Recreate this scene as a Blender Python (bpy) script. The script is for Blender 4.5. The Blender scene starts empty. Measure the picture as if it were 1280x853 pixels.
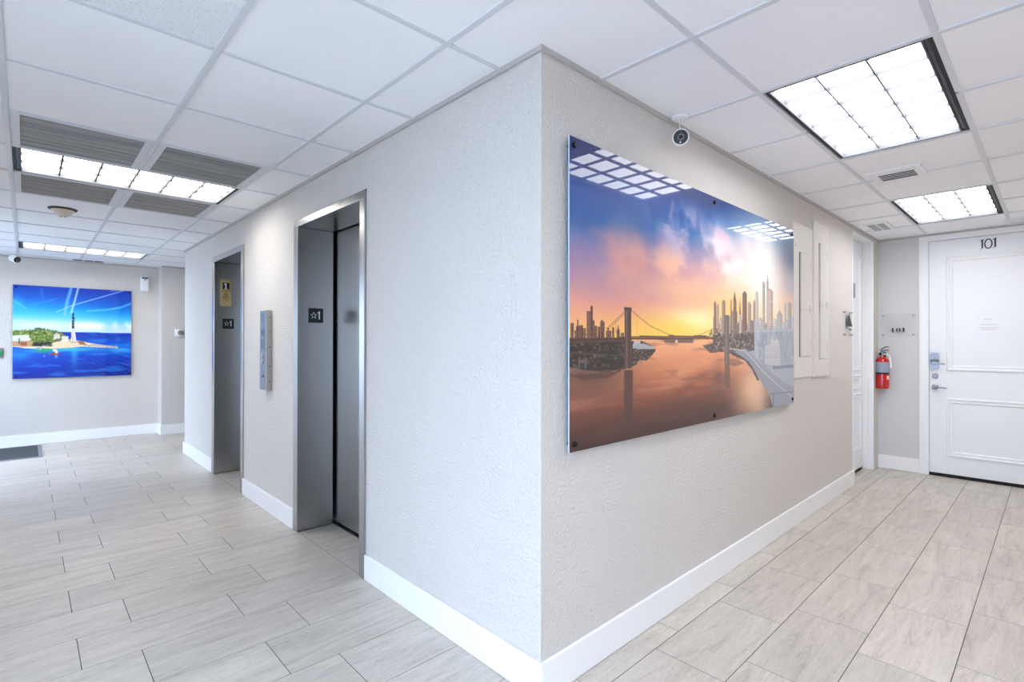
import bpy, bmesh, math, random
import numpy as np
from mathutils import Vector, Matrix

# ------------------------------------------------------------------ camera, world, exposure
SC = bpy.context.scene
COL = SC.collection
LAMP = 9.6            # radiance of the lobby's fluorescent panels
LAMP_CORRIDOR = 8.6    # dimmer tubes in the corridor
SKY = 6.7              # daylight outside the lobby windows
cam_d = bpy.data.cameras.new('camera')
cam = bpy.data.objects.new('camera', cam_d)
COL.objects.link(cam)
cam_d.sensor_width = 36.0
cam_d.lens = 36.0 * 643.73 / 1280.0
cam_d.clip_start = 0.02
YAW, PITCH, ROLL = 0.7572, 0.0042, 0.0011
Fv = Vector((math.sin(YAW) * math.cos(PITCH), math.cos(YAW) * math.cos(PITCH), math.sin(PITCH)))
Rv = Vector((math.cos(YAW), -math.sin(YAW), 0))
Uv = Rv.cross(Fv)
R2 = Rv * math.cos(ROLL) + Uv * math.sin(ROLL)
U2 = Uv * math.cos(ROLL) - Rv * math.sin(ROLL)
M = Matrix((R2, U2, -Fv)).transposed().to_4x4()
M.translation = Vector((-1.4026, -1.3253, 1.3325))
cam.matrix_world = M
SC.camera = cam
w = bpy.data.worlds.new('sky')
SC.world = w
w.use_nodes = True
bg = w.node_tree.nodes['Background']
bg.inputs[0].default_value = (0.57, 0.72, 1.0, 1)
bg.inputs[1].default_value = SKY
SC.view_settings.view_transform = 'Standard'
SC.view_settings.look = 'None'
SC.view_settings.gamma = 1.0
SC.view_settings.use_curve_mapping = False
SC.view_settings.exposure = 0.54
SC.cycles.max_bounces = 14
SC.cycles.diffuse_bounces = 8
SC.cycles.glossy_bounces = 6
SC.cycles.transparent_max_bounces = 12
SC.cycles.sample_clamp_indirect = 6.0
SC.cycles.caustics_reflective = False
SC.cycles.caustics_refractive = False

# ------------------------------------------------------------------ plan of the place (metres)
CZ = 2.44              # ceiling height
YA = 5.92              # far end of the elevator wall
XB = 4.27              # end of the picture wall
XE = 5.285             # wall with apartment door
YF = 7.83              # far lobby wall
YP = 7.55              # passage wall
XW = -2.6              # window wall
YS = -1.58             # wall opposite the picture
YBK = -3.2             # wall behind
XR = 0.6               # return of the opposite wall
EL = [(1.36, 2.42), (3.60, 4.625)]
EL_TOP = 2.20
R = random.Random(7)

# ------------------------------------------------------------------ materials
def srgb(r, g, b):
    f = lambda c: (c / 255 / 12.92) if c / 255 <= 0.04045 else ((c / 255 + 0.055) / 1.055) ** 2.4
    return (f(r), f(g), f(b), 1)

def new_mat(name):
    m = bpy.data.materials.new(name)
    m.use_nodes = True
    return m, m.node_tree.nodes, m.node_tree.links, m.node_tree.nodes['Principled BSDF']

def mat(name, col, rough=0.5, metal=0.0, bump=None, coat=0.0, spec=0.5, var=0.0, varscale=3.0):
    m, n, l, p = new_mat(name)
    p.inputs['Base Color'].default_value = col
    p.inputs['Roughness'].default_value = rough
    p.inputs['Metallic'].default_value = metal
    p.inputs['Coat Weight'].default_value = coat
    p.inputs['Coat Roughness'].default_value = 0.02
    p.inputs['Specular IOR Level'].default_value = spec
    if bump or var:
        g = n.new('ShaderNodeNewGeometry')
    if bump:
        sc, st, dist = bump
        t = n.new('ShaderNodeTexNoise')
        t.inputs['Scale'].default_value = sc
        t.inputs['Detail'].default_value = 3
        t.inputs['Roughness'].default_value = 0.55
        b = n.new('ShaderNodeBump')
        b.inputs['Strength'].default_value = st
        b.inputs['Distance'].default_value = dist
        l.new(g.outputs['Position'], t.inputs['Vector'])
        l.new(t.outputs['Fac'], b.inputs['Height'])
        l.new(b.outputs['Normal'], p.inputs['Normal'])
    if var:
        t2 = n.new('ShaderNodeTexNoise')
        t2.inputs['Scale'].default_value = varscale
        t2.inputs['Detail'].default_value = 4
        l.new(g.outputs['Position'], t2.inputs['Vector'])
        mx = n.new('ShaderNodeMix')
        mx.data_type = 'RGBA'
        mx.inputs[6].default_value = tuple(c * (1 - var) for c in col[:3]) + (1,)
        mx.inputs[7].default_value = tuple(min(1, c * (1 + var)) for c in col[:3]) + (1,)
        l.new(t2.outputs['Fac'], mx.inputs[0])
        l.new(mx.outputs[2], p.inputs['Base Color'])
    return m

def emis(name, col, st):
    m, n, l, p = new_mat(name)
    p.inputs['Base Color'].default_value = (0.8, 0.8, 0.8, 1)
    p.inputs['Emission Color'].default_value = col
    p.inputs['Emission Strength'].default_value = st
    return m

MT = {}
MT['wall'] = mat('greige_stucco_paint', srgb(215, 209, 203), 0.6, bump=(80, 1.0, 0.010), var=0.02)
MT['wall_grey'] = mat('grey_wall_paint', srgb(208, 207, 206), 0.6, bump=(85, 0.4, 0.004), var=0.02)
MT['white'] = mat('white_semigloss_paint', srgb(240, 240, 240), 0.35, var=0.015)
MT['door'] = mat('white_door_paint', srgb(238, 239, 240), 0.4, var=0.015)
MT['panelpaint'] = mat('painted_access_panel', srgb(222, 216, 209), 0.5, var=0.02)
MT['tee'] = mat('ceiling_grid_white', srgb(214, 216, 220), 0.45)
MT['ventwhite'] = mat('white_vent_enamel', srgb(236, 236, 238), 0.4)
MT['dark'] = mat('dark_gap', srgb(16, 15, 15), 0.8)
MT['black'] = mat('black_plastic', srgb(18, 18, 20), 0.35)
MT['blackmetal'] = mat('black_metal', srgb(28, 28, 32), 0.3, metal=0.6)
MT['chrome'] = mat('satin_chrome', srgb(158, 162, 172), 0.36, metal=1.0)
MT['whiteplastic'] = mat('white_plastic', srgb(240, 240, 242), 0.35)
MT['greyplastic'] = mat('grey_plastic', srgb(120, 122, 125), 0.5)
MT['beige'] = mat('beige_plastic', srgb(222, 208, 188), 0.5)
MT['brown'] = mat('brown_rim', srgb(60, 42, 30), 0.6)
MT['red'] = mat('red_enamel', srgb(190, 12, 18), 0.2, coat=0.6)
MT['silverlabel'] = mat('silver_label', srgb(150, 160, 178), 0.4, var=0.25, varscale=90)
MT['cream'] = mat('cream_label', srgb(240, 225, 170), 0.5)
MT['faceplate'] = mat('blued_steel_face', srgb(122, 128, 140), 0.32, metal=0.8, var=0.06, varscale=20)
MT['brass'] = mat('engraved_brass', srgb(206, 184, 132), 0.38, metal=0.25, var=0.12, varscale=60)
MT['brassdark'] = mat('engraving', srgb(120, 92, 40), 0.6)
MT['navy'] = mat('navy_numeral', srgb(38, 42, 62), 0.4)
MT['ink'] = mat('black_ink', srgb(20, 20, 20), 0.5)
MT['faintink'] = mat('faint_print', srgb(206, 190, 192), 0.7)
MT['paper'] = mat('white_paper', srgb(236, 238, 241), 0.45)
MT['green'] = mat('green_button', srgb(20, 150, 90), 0.35)
MT['acryl_edge'] = mat('acrylic_edge', srgb(190, 212, 232), 0.2, coat=0.5)
MT['lampchannel'] = mat('lamp_channel_dark', srgb(58, 64, 76), 0.4, metal=0.4)
MT['lampgap'] = mat('lamp_gap_black', srgb(22, 22, 24), 0.6)
MT['louver'] = mat('grey_louver', srgb(112, 113, 116), 1.0, spec=0.0)
MT['angle'] = mat('wall_angle_paint', srgb(184, 180, 176), 0.5)
MT['ventblack'] = mat('vent_opening', srgb(18, 19, 22), 0.9)
MT['lamp_corridor'] = emis('fluorescent_diffuser_corridor', (0.955, 0.965, 1.0, 1), LAMP_CORRIDOR)
MT['lamp'] = emis('fluorescent_diffuser', (1.0, 0.975, 0.945, 1), LAMP)
def grille_mat():
    m, n, l, p = new_mat('streaked_louvre_metal')  # grey colour streaked finely along the vanes
    g = n.new('ShaderNodeNewGeometry')
    mu = n.new('ShaderNodeVectorMath'); mu.operation = 'MULTIPLY'; mu.inputs[1].default_value = (1.5, 170, 1)
    t = n.new('ShaderNodeTexNoise'); t.inputs['Scale'].default_value = 1.0; t.inputs['Detail'].default_value = 5
    l.new(g.outputs['Position'], mu.inputs[0]); l.new(mu.outputs[0], t.inputs['Vector'])
    r = n.new('ShaderNodeValToRGB')
    r.color_ramp.elements[0].position = 0.32; r.color_ramp.elements[0].color = srgb(138, 135, 132)
    r.color_ramp.elements[1].position = 0.68; r.color_ramp.elements[1].color = srgb(188, 185, 182)
    l.new(t.outputs['Fac'], r.inputs[0]); l.new(r.outputs[0], p.inputs['Base Color'])
    p.inputs['Roughness'].default_value = 0.6
    return m
MT['grille'] = grille_mat()
MT['grout'] = mat('grey_grout', srgb(84, 79, 74), 0.9)
MT['ventdark'] = mat('vent_shadow', srgb(62, 64, 70), 0.8)
MT['pavement'] = mat('outdoor_paving', srgb(190, 188, 182), 0.9, var=0.08)
MT['alum'] = mat('window_aluminium', srgb(170, 172, 175), 0.4, metal=0.8)
MT['blueprint'] = mat('blue_engraved_text', srgb(74, 88, 110), 0.5)
MT['buttonpink'] = mat('pink_call_button', srgb(215, 190, 205), 0.25, metal=0.3)  # plain pink button colour, no emission

def steel_mat():
    m, n, l, p = new_mat('brushed_stainless_steel')
    g = n.new('ShaderNodeNewGeometry')
    mp = n.new('ShaderNodeVectorMath'); mp.operation = 'MULTIPLY'
    mp.inputs[1].default_value = (160, 160, 2.5)
    t = n.new('ShaderNodeTexNoise'); t.inputs['Scale'].default_value = 1.0; t.inputs['Detail'].default_value = 2
    l.new(g.outputs['Position'], mp.inputs[0]); l.new(mp.outputs[0], t.inputs['Vector'])
    cr = n.new('ShaderNodeMix'); cr.data_type = 'RGBA'
    cr.inputs[6].default_value = srgb(166, 164, 162); cr.inputs[7].default_value = srgb(178, 176, 173)
    l.new(t.outputs['Fac'], cr.inputs[0]); l.new(cr.outputs[2], p.inputs['Base Color'])
    p.inputs['Roughness'].default_value = 0.30
    p.inputs['Metallic'].default_value = 1.0
    return m
MT['steel'] = steel_mat()

def tile_mat():
    m, n, l, p = new_mat('veined_grey_porcelain')
    g = n.new('ShaderNodeNewGeometry')
    oi = n.new('ShaderNodeObjectInfo')
    ad = n.new('ShaderNodeVectorMath'); ad.operation = 'ADD'
    sc = n.new('ShaderNodeVectorMath'); sc.operation = 'SCALE'; sc.inputs['Scale'].default_value = 37.0
    cx = n.new('ShaderNodeCombineXYZ')
    l.new(oi.outputs['Random'], cx.inputs[0]); l.new(oi.outputs['Random'], cx.inputs[1]); l.new(oi.outputs['Random'], cx.inputs[2])
    l.new(cx.outputs[0], sc.inputs[0])
    l.new(g.outputs['Position'], ad.inputs[0]); l.new(sc.outputs[0], ad.inputs[1])
    # veins run along the long side of the tile
    mu = n.new('ShaderNodeVectorMath'); mu.operation = 'MULTIPLY'; mu.inputs[1].default_value = (2.2, 17, 2.2)
    l.new(ad.outputs[0], mu.inputs[0])
    t1 = n.new('ShaderNodeTexNoise'); t1.inputs['Scale'].default_value = 1.0; t1.inputs['Detail'].default_value = 6
    t1.inputs['Roughness'].default_value = 0.62; t1.inputs['Distortion'].default_value = 0.9
    l.new(mu.outputs[0], t1.inputs['Vector'])
    mu2 = n.new('ShaderNodeVectorMath'); mu2.operation = 'MULTIPLY'; mu2.inputs[1].default_value = (16, 120, 16)
    l.new(ad.outputs[0], mu2.inputs[0])
    t2 = n.new('ShaderNodeTexNoise'); t2.inputs['Scale'].default_value = 1.0; t2.inputs['Detail'].default_value = 8; t2.inputs['Roughness'].default_value = 0.7
    t2.inputs['Distortion'].default_value = 1.0
    l.new(mu2.outputs[0], t2.inputs['Vector'])
    mx = n.new('ShaderNodeMix'); mx.data_type = 'FLOAT'; mx.inputs[0].default_value = 0.4
    l.new(t1.outputs['Fac'], mx.inputs[2]); l.new(t2.outputs['Fac'], mx.inputs[3])
    cr = n.new('ShaderNodeValToRGB')
    e = cr.color_ramp.elements
    e[0].position = 0.30; e[0].color = srgb(156, 148, 137)
    e[1].position = 0.70; e[1].color = srgb(211, 203, 192)
    e2 = cr.color_ramp.elements.new(0.48); e2.color = srgb(190, 182, 171)
    mu3 = n.new('ShaderNodeVectorMath'); mu3.operation = 'MULTIPLY'; mu3.inputs[1].default_value = (5, 24, 5)
    l.new(ad.outputs[0], mu3.inputs[0])
    t3 = n.new('ShaderNodeTexNoise'); t3.inputs['Scale'].default_value = 1.0; t3.inputs['Detail'].default_value = 7
    t3.inputs['Roughness'].default_value = 0.65; t3.inputs['Distortion'].default_value = 2.4
    l.new(mu3.outputs[0], t3.inputs['Vector'])
    sb = n.new('ShaderNodeMath'); sb.operation = 'SUBTRACT'; sb.inputs[1].default_value = 0.5
    ab = n.new('ShaderNodeMath'); ab.operation = 'ABSOLUTE'
    vm = n.new('ShaderNodeMapRange'); vm.inputs['From Min'].default_value = 0.0; vm.inputs['From Max'].default_value = 0.045
    vm.inputs['To Min'].default_value = 0.085; vm.inputs['To Max'].default_value = 0.0
    l.new(t3.outputs['Fac'], sb.inputs[0]); l.new(sb.outputs[0], ab.inputs[0]); l.new(ab.outputs[0], vm.inputs['Value'])
    ad2 = n.new('ShaderNodeMath'); ad2.operation = 'ADD'
    l.new(mx.outputs[0], ad2.inputs[0]); l.new(vm.outputs[0], ad2.inputs[1])
    l.new(ad2.outputs[0], cr.inputs[0])
    hs = n.new('ShaderNodeHueSaturation')
    mr = n.new('ShaderNodeMapRange'); mr.inputs['To Min'].default_value = 0.94; mr.inputs['To Max'].default_value = 1.05
    l.new(oi.outputs['Random'], mr.inputs['Value']); l.new(mr.outputs[0], hs.inputs['Value'])
    l.new(cr.outputs[0], hs.inputs['Color']); l.new(hs.outputs[0], p.inputs['Base Color'])
    p.inputs['Roughness'].default_value = 0.36
    p.inputs['Specular IOR Level'].default_value = 0.45
    b = n.new('ShaderNodeBump'); b.inputs['Strength'].default_value = 0.12; b.inputs['Distance'].default_value = 0.002
    l.new(mx.outputs[0], b.inputs['Height']); l.new(b.outputs[0], p.inputs['Normal'])
    return m
MT['tile'] = tile_mat()

def ceil_mat(name, pin):
    m, n, l, p = new_mat(name)
    g = n.new('ShaderNodeNewGeometry')
    p.inputs['Roughness'].default_value = 0.8
    p.inputs['Base Color'].default_value = srgb(240, 240, 243)
    t = n.new('ShaderNodeTexNoise'); t.inputs['Scale'].default_value = 170 if not pin else 120; t.inputs['Detail'].default_value = 2
    l.new(g.outputs['Position'], t.inputs['Vector'])
    b = n.new('ShaderNodeBump'); b.inputs['Strength'].default_value = 0.15; b.inputs['Distance'].default_value = 0.002
    l.new(t.outputs['Fac'], b.inputs['Height']); l.new(b.outputs[0], p.inputs['Normal'])
    if pin:
        v = n.new('ShaderNodeTexVoronoi'); v.inputs['Scale'].default_value = 130
        l.new(g.outputs['Position'], v.inputs['Vector'])
        r = n.new('ShaderNodeValToRGB')
        r.color_ramp.elements[0].position = 0.12; r.color_ramp.elements[0].color = srgb(160, 162, 168)
        r.color_ramp.elements[1].position = 0.24; r.color_ramp.elements[1].color = srgb(232, 233, 236)
        l.new(v.outputs['Distance'], r.inputs[0]); l.new(r.outputs[0], p.inputs['Base Color'])
    else:
        t2 = n.new('ShaderNodeTexNoise'); t2.inputs['Scale'].default_value = 2.0
        l.new(g.outputs['Position'], t2.inputs['Vector'])
        mx = n.new('ShaderNodeMix'); mx.data_type = 'RGBA'
        mx.inputs[6].default_value = srgb(240, 240, 243); mx.inputs[7].default_value = srgb(250, 250, 252)
        l.new(t2.outputs['Fac'], mx.inputs[0]); l.new(mx.outputs[2], p.inputs['Base Color'])
    return m
MT['ctile'] = ceil_mat('white_acoustic_tile', False)
MT['cpin'] = ceil_mat('pinhole_acoustic_tile', True)

def print_mat():
    m, n, l, p = new_mat('acrylic_photo_print')
    a = n.new('ShaderNodeAttribute'); a.attribute_name = 'ink'
    l.new(a.outputs['Color'], p.inputs['Base Color'])
    p.inputs['Roughness'].default_value = 0.45
    p.inputs['Specular IOR Level'].default_value = 0.2
    p.inputs['Coat Weight'].default_value = 0.6
    p.inputs['Coat Roughness'].default_value = 0.012
    p.inputs['Coat IOR'].default_value = 1.5
    return m
MT['print'] = print_mat()

def glass_mat(name, tint, fac):
    m = bpy.data.materials.new(name); m.use_nodes = True
    n, l = m.node_tree.nodes, m.node_tree.links
    n.clear()
    o = n.new('ShaderNodeOutputMaterial'); mix = n.new('ShaderNodeMixShader')
    t = n.new('ShaderNodeBsdfTransparent'); g = n.new('ShaderNodeBsdfGlossy')
    t.inputs[0].default_value = tint
    g.inputs['Roughness'].default_value = 0.03
    mix.inputs[0].default_value = fac
    l.new(t.outputs[0], mix.inputs[1]); l.new(g.outputs[0], mix.inputs[2]); l.new(mix.outputs[0], o.inputs[0])
    return m
MT['glass'] = glass_mat('window_glass', (0.96, 0.98, 0.98, 1), 0.06)
MT['clear'] = glass_mat('clear_acrylic', (0.99, 0.99, 0.99, 1), 0.04)

def mat_rug():
    m, n, l, p = new_mat('ribbed_grey_mat')
    g = n.new('ShaderNodeNewGeometry')
    wv = n.new('ShaderNodeTexNoise'); wv.inputs['Scale'].default_value = 140
    l.new(g.outputs['Position'], wv.inputs['Vector'])
    mx = n.new('ShaderNodeMix'); mx.data_type = 'RGBA'
    mx.inputs[6].default_value = srgb(36, 38, 43); mx.inputs[7].default_value = srgb(84, 86, 92)
    l.new(wv.outputs['Fac'], mx.inputs[0]); l.new(mx.outputs[2], p.inputs['Base Color'])
    p.inputs['Roughness'].default_value = 0.95
    return m
MT['rug'] = mat_rug()
MT['rubber'] = mat('grey_rubber_edge', srgb(128, 130, 136), 0.7)

# ------------------------------------------------------------------ mesh helpers
def B():
    return bmesh.new()

def box(bm, x0, x1, y0, y1, z0, z1, bev=0.0, seg=1):
    vs = [bm.verts.new((x, y, z)) for x in (x0, x1) for y in (y0, y1) for z in (z0, z1)]
    q = [(0, 1, 3, 2), (4, 6, 7, 5), (0, 4, 5, 1), (2, 3, 7, 6), (0, 2, 6, 4), (1, 5, 7, 3)]
    fs = [bm.faces.new([vs[i] for i in a]) for a in q]
    if bev:
        es = list({e for f in fs for e in f.edges})
        bmesh.ops.bevel(bm, geom=es, offset=bev, segments=seg, affect='EDGES', profile=0.5)
    return bm

def prism(bm, pts, z0, z1):
    """vertical prism over a plan polygon"""
    a = [bm.verts.new((p[0], p[1], z0)) for p in pts]
    b = [bm.verts.new((p[0], p[1], z1)) for p in pts]
    n = len(pts)
    bm.faces.new(a[::-1]); bm.faces.new(b)
    for i in range(n):
        bm.faces.new((a[i], a[(i + 1) % n], b[(i + 1) % n], b[i]))
    return bm

def plate(bm, pts, mp, h0, h1):
    """polygon pts (u,v) extruded from height h0 to h1 through the map mp(u,v,h)"""
    a = [bm.verts.new(mp(u, v, h0)) for u, v in pts]
    b = [bm.verts.new(mp(u, v, h1)) for u, v in pts]
    n = len(pts)
    bm.faces.new(a[::-1]); bm.faces.new(b)
    for i in range(n):
        bm.faces.new((a[i], a[(i + 1) % n], b[(i + 1) % n], b[i]))
    return bm

def ringplate(bm, outer, inner, mp, h0, h1):
    n = len(outer)
    L = [[bm.verts.new(mp(u, v, h)) for u, v in lp] for lp, h in ((outer, h0), (outer, h1), (inner, h1), (inner, h0))]
    for k in range(4):
        A, Bq = L[k], L[(k + 1) % 4]
        for i in range(n):
            bm.faces.new((A[i], A[(i + 1) % n], Bq[(i + 1) % n], Bq[i]))
    return bm

def rect(u0, u1, v0, v1):
    return [(u0, v0), (u1, v0), (u1, v1), (u0, v1)]

def moulding(bm, u0, u1, v0, v1, wd, d, mp):
    """raised picture-frame moulding with a stepped, mitred profile"""
    loops = []
    for off, h in ((0, 0), (wd * .12, d), (wd * .35, d), (wd * .5, d * .55), (wd * .8, d * .7), (wd, 0)):
        loops.append([bm.verts.new(mp(u, v, h)) for u, v in rect(u0 + off, u1 - off, v0 + off, v1 - off)])
    for A, C in zip(loops, loops[1:]):
        for i in range(4):
            bm.faces.new((A[i], A[(i + 1) % 4], C[(i + 1) % 4], C[i]))
    return bm

def lathe(bm, prof, seg=24, mx=None):
    rings = []
    for r, z in prof:
        if r < 1e-6:
            rings.append([bm.verts.new((0, 0, z))])
        else:
            rings.append([bm.verts.new((r * math.cos(2 * math.pi * i / seg), r * math.sin(2 * math.pi * i / seg), z)) for i in range(seg)])
    for A, C in zip(rings, rings[1:]):
        for i in range(seg):
            j = (i + 1) % seg
            if len(A) == 1 and len(C) == 1:
                continue
            if len(A) == 1:
                bm.faces.new((A[0], C[j], C[i]))
            elif len(C) == 1:
                bm.faces.new((A[i], A[j], C[0]))
            else:
                bm.faces.new((A[i], A[j], C[j], C[i]))
    vs = [v for r in rings for v in r]
    if mx is not None:
        bmesh.ops.transform(bm, matrix=mx, verts=vs)
    return bm

def aim(loc, d):
    """matrix taking +Z to direction d at loc"""
    q = Vector(d).normalized().to_track_quat('Z', 'Y')
    return Matrix.Translation(loc) @ q.to_matrix().to_4x4()

def tube(bm, pts, r, seg=10):
    pts = [Vector(p) for p in pts]
    rr = r if isinstance(r, (list, tuple)) else [r] * len(pts)
    rings = []
    for i, p in enumerate(pts):
        d = (pts[min(i + 1, len(pts) - 1)] - pts[max(i - 1, 0)]).normalized()
        q = d.to_track_quat('Z', 'Y')
        rings.append([bm.verts.new(p + q @ Vector((rr[i] * math.cos(2 * math.pi * k / seg), rr[i] * math.sin(2 * math.pi * k / seg), 0))) for k in range(seg)])
    for A, C in zip(rings, rings[1:]):
        for i in range(seg):
            j = (i + 1) % seg
            bm.faces.new((A[i], A[j], C[j], C[i]))
    bm.faces.new(rings[0][::-1]); bm.faces.new(rings[-1])
    return bm

def root_loc(o):
    v = Vector((0, 0, 0))
    while o is not None:
        v += o.location
        o = o.parent
    return v

def obj(name, bm, m, parent=None, smooth=False, label=None):
    """link a bmesh written in world coordinates as one mesh object"""
    bmesh.ops.recalc_face_normals(bm, faces=bm.faces[:])
    me = bpy.data.meshes.new(name)
    if parent is not None:
        bmesh.ops.translate(bm, vec=-root_loc(parent), verts=bm.verts[:])
    bm.to_mesh(me); bm.free()
    me.materials.append(MT[m])
    if smooth:
        me.polygons.foreach_set('use_smooth', [True] * len(me.polygons))
        try:
            me.set_sharp_from_angle(angle=0.6)
        except Exception:
            pass
    o = bpy.data.objects.new(name, me)
    COL.objects.link(o)
    if parent is not None:
        o.parent = parent
    if label:
        o['label'] = label
    return o

def inst(name, me, loc, parent):
    o = bpy.data.objects.new(name, me)
    COL.objects.link(o)
    o.parent = parent
    o.location = Vector(loc) - root_loc(parent)
    return o

def thing(name, label, cat, loc, group=None):
    o = bpy.data.objects.new(name, None)
    COL.objects.link(o)
    o.location = loc
    o.empty_display_size = 0.05
    o['label'] = label; o['category'] = cat
    if group:
        o['group'] = group
    return o

def tag(o, label, cat, group=None):
    o['label'] = label; o['category'] = cat
    if group:
        o['group'] = group
    return o

def struct(o, label, cat):
    o['kind'] = 'structure'; o['label'] = label; o['category'] = cat
    return o

def ellipse(cu, cv, ru, rv, n=28, a0=0.0):
    return [(cu + ru * math.cos(a0 + 2 * math.pi * i / n), cv + rv * math.sin(a0 + 2 * math.pi * i / n)) for i in range(n)]

# ------------------------------------------------------------------ floor
bm = B()
FLOOR = [(XW, 0, YBK, YF), (0, XE, YS, 0), (0, XR, YBK, YS), (0, 3.0, YA, YP)] + [(0, 0.32, a, b) for a, b in EL] + [(XB, XE, 0, 0.2), (XE, XE + 0.25, YS, 0)]
for x0, x1, y0, y1 in FLOOR:
    box(bm, x0, x1, y0, y1, -0.12, -0.0012)
floor = struct(obj('floor', bm, 'grout'), 'pale grey veined porcelain tile floor with thin dark joints', 'floor')
tile_cache = {}
G = 0.0033
def add_tile(x0, x1, y0, y1):
    if x1 - x0 < 0.02 or y1 - y0 < 0.02:
        return
    wx, wy = round(x1 - x0, 3), round(y1 - y0, 3)
    key = (wx, wy)
    if key not in tile_cache:
        b = B()
        box(b, G / 2, wx - G / 2, G / 2, wy - G / 2, -0.009, 0.0)
        bmesh.ops.bevel(b, geom=[e for e in b.edges if all(v.co.z > -0.001 for v in e.verts)], offset=0.0004, segments=1, affect='EDGES')
        bmesh.ops.recalc_face_normals(b, faces=b.faces[:])
        me = bpy.data.meshes.new('tile'); b.to_mesh(me); b.free(); me.materials.append(MT['tile'])
        tile_cache[key] = me
    inst('tile', tile_cache[key], (x0, y0, 0), floor)

TL, TW, TY0 = 0.61, 0.305, -0.12
def allowed(y0, y1):
    """x-intervals of floor for a strip"""
    m = (y0 + y1) / 2
    if m < YS: return [(XW, XR)]
    if m < 0: return [(XW, XE)]
    if m < YA: return [(XW, 0)]
    if m < YP: return [(XW, 3.0)]
    return [(XW, 0.03)]
for k in range(-11, 27):
    ya, yb = TY0 + TW * k, TY0 + TW * (k + 1)
    cuts = [max(ya, YBK)] + [c for c in (YS, 0.0, YA, YP) if ya < c < yb] + [min(yb, YF)]
    xo = 0.60 if k % 2 else 0.80
    for y0, y1 in zip(cuts, cuts[1:]):
        if y1 <= y0: continue
        for X0, X1 in allowed(y0, y1):
            j = math.floor((X0 - xo) / TL)
            x = xo + TL * j
            while x < X1:
                a, b2 = max(x, X0), min(x + TL, X1)
                if X1 - b2 < 0.03: b2 = X1
                if b2 - a >= 0.03: add_tile(a, b2, y0, y1)
                x += TL
for a, b2 in EL:                                     # threshold tiles inside the elevator reveals
    y = a + 0.06
    while y < b2 - 0.07:
        y2 = min(y + 0.61, b2 - 0.07)
        add_tile(0.0, 0.255, y, y2)
        y = y2
for x0, x1 in ((XB, 4.70), (4.70, 5.09)):
    add_tile(x0, x1, 0.0, 0.1)

# ------------------------------------------------------------------ walls
WT = 2.56
bm = B()
T = 0.2
prism(bm, [(0, 0), (0, EL[0][0]), (T, EL[0][0]), (T, T)], 0, WT)
box(bm, 0, T, EL[0][1], EL[1][0], 0, WT)
box(bm, 0, T, EL[1][1], YA, 0, WT)
for a, b2 in EL:
    box(bm, 0, T, a, b2, EL_TOP, WT)
struct(obj('wall_left', bm, 'wall'), 'textured greige wall with the two elevator entrances', 'wall')
bm = B()
prism(bm, [(0, 0), (T, T), (XB, T), (XB, 0)], 0, WT)
struct(obj('wall_right', bm, 'wall'), 'textured greige wall carrying the sunset skyline print', 'wall')
bm = B()
box(bm, 5.09, XE, 0, T, 0, WT)
box(bm, XB, 5.09, 0.15, T, 0, WT)
box(bm, XB, 5.09, 0.0, 0.15, 2.405, WT)
struct(obj('wall_recess', bm, 'wall'), 'greige wall stub and lintel around the recessed side door', 'wall')
bm = B()
DY0, DY1, DZ = -1.345, -0.428, 2.372                  # opening of apartment door
box(bm, XE, XE + 0.15, DY1, T, 0, WT)
box(bm, XE, XE + 0.15, YS, DY0, 0, WT)
box(bm, XE, XE + 0.15, DY0, DY1, DZ, WT)
struct(obj('wall_end', bm, 'wall_grey'), 'grey end wall around the white apartment door', 'wall')
bm = B()
box(bm, XW, 0.03, YF, YF + 0.15, 0, WT)
struct(obj('wall_far', bm, 'wall'), 'pale greige far lobby wall with the lighthouse print', 'wall')
bm = B()
box(bm, 0.03, 3.0, YP, YF + 0.15, 0, WT)
struct(obj('wall_passage', bm, 'wall'), 'beige wall stepping forward beside the far lobby wall', 'wall')
bm = B()
box(bm, T, 3.0, YA - T, YA, 0, WT)
struct(obj('wall_rear', bm, 'wall'), 'greige back of the elevator block facing the passage', 'wall')
bm = B()
box(bm, 3.0, 3.15, YA - T, YF + 0.15, 0, WT)
struct(obj('wall_passage_end', bm, 'wall'), 'greige wall closing the side passage', 'wall')
bm = B()
box(bm, XR, XE, YS - 0.15, YS, 0, WT)
box(bm, XR, XR + 0.15, YBK, YS - 0.15, 0, WT)
struct(obj('wall_opposite', bm, 'wall'), 'greige corridor wall opposite the skyline print', 'wall')
bm = B()
box(bm, XW - 0.15, XR + 0.15, YBK - 0.15, YBK, 0, WT)
struct(obj('wall_back', bm, 'wall'), 'greige wall behind the viewpoint', 'wall')
WIN = [(-2.9, 0.75, 0.10, 2.30), (5.2, 7.5, 0.03, 2.30)]
bm = B()
ys = [YBK - 0.15]
for a, b2, z0, z1 in WIN:
    box(bm, XW - 0.15, XW, ys[-1], a, 0, WT)
    box(bm, XW - 0.15, XW, a, b2, 0, z0)
    box(bm, XW - 0.15, XW, a, b2, z1, WT)
    ys.append(b2)
box(bm, XW - 0.15, XW, ys[-1], YF + 0.15, 0, WT)
struct(obj('wall_window', bm, 'wall'), 'greige street side wall with glazed openings', 'wall')
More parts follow.
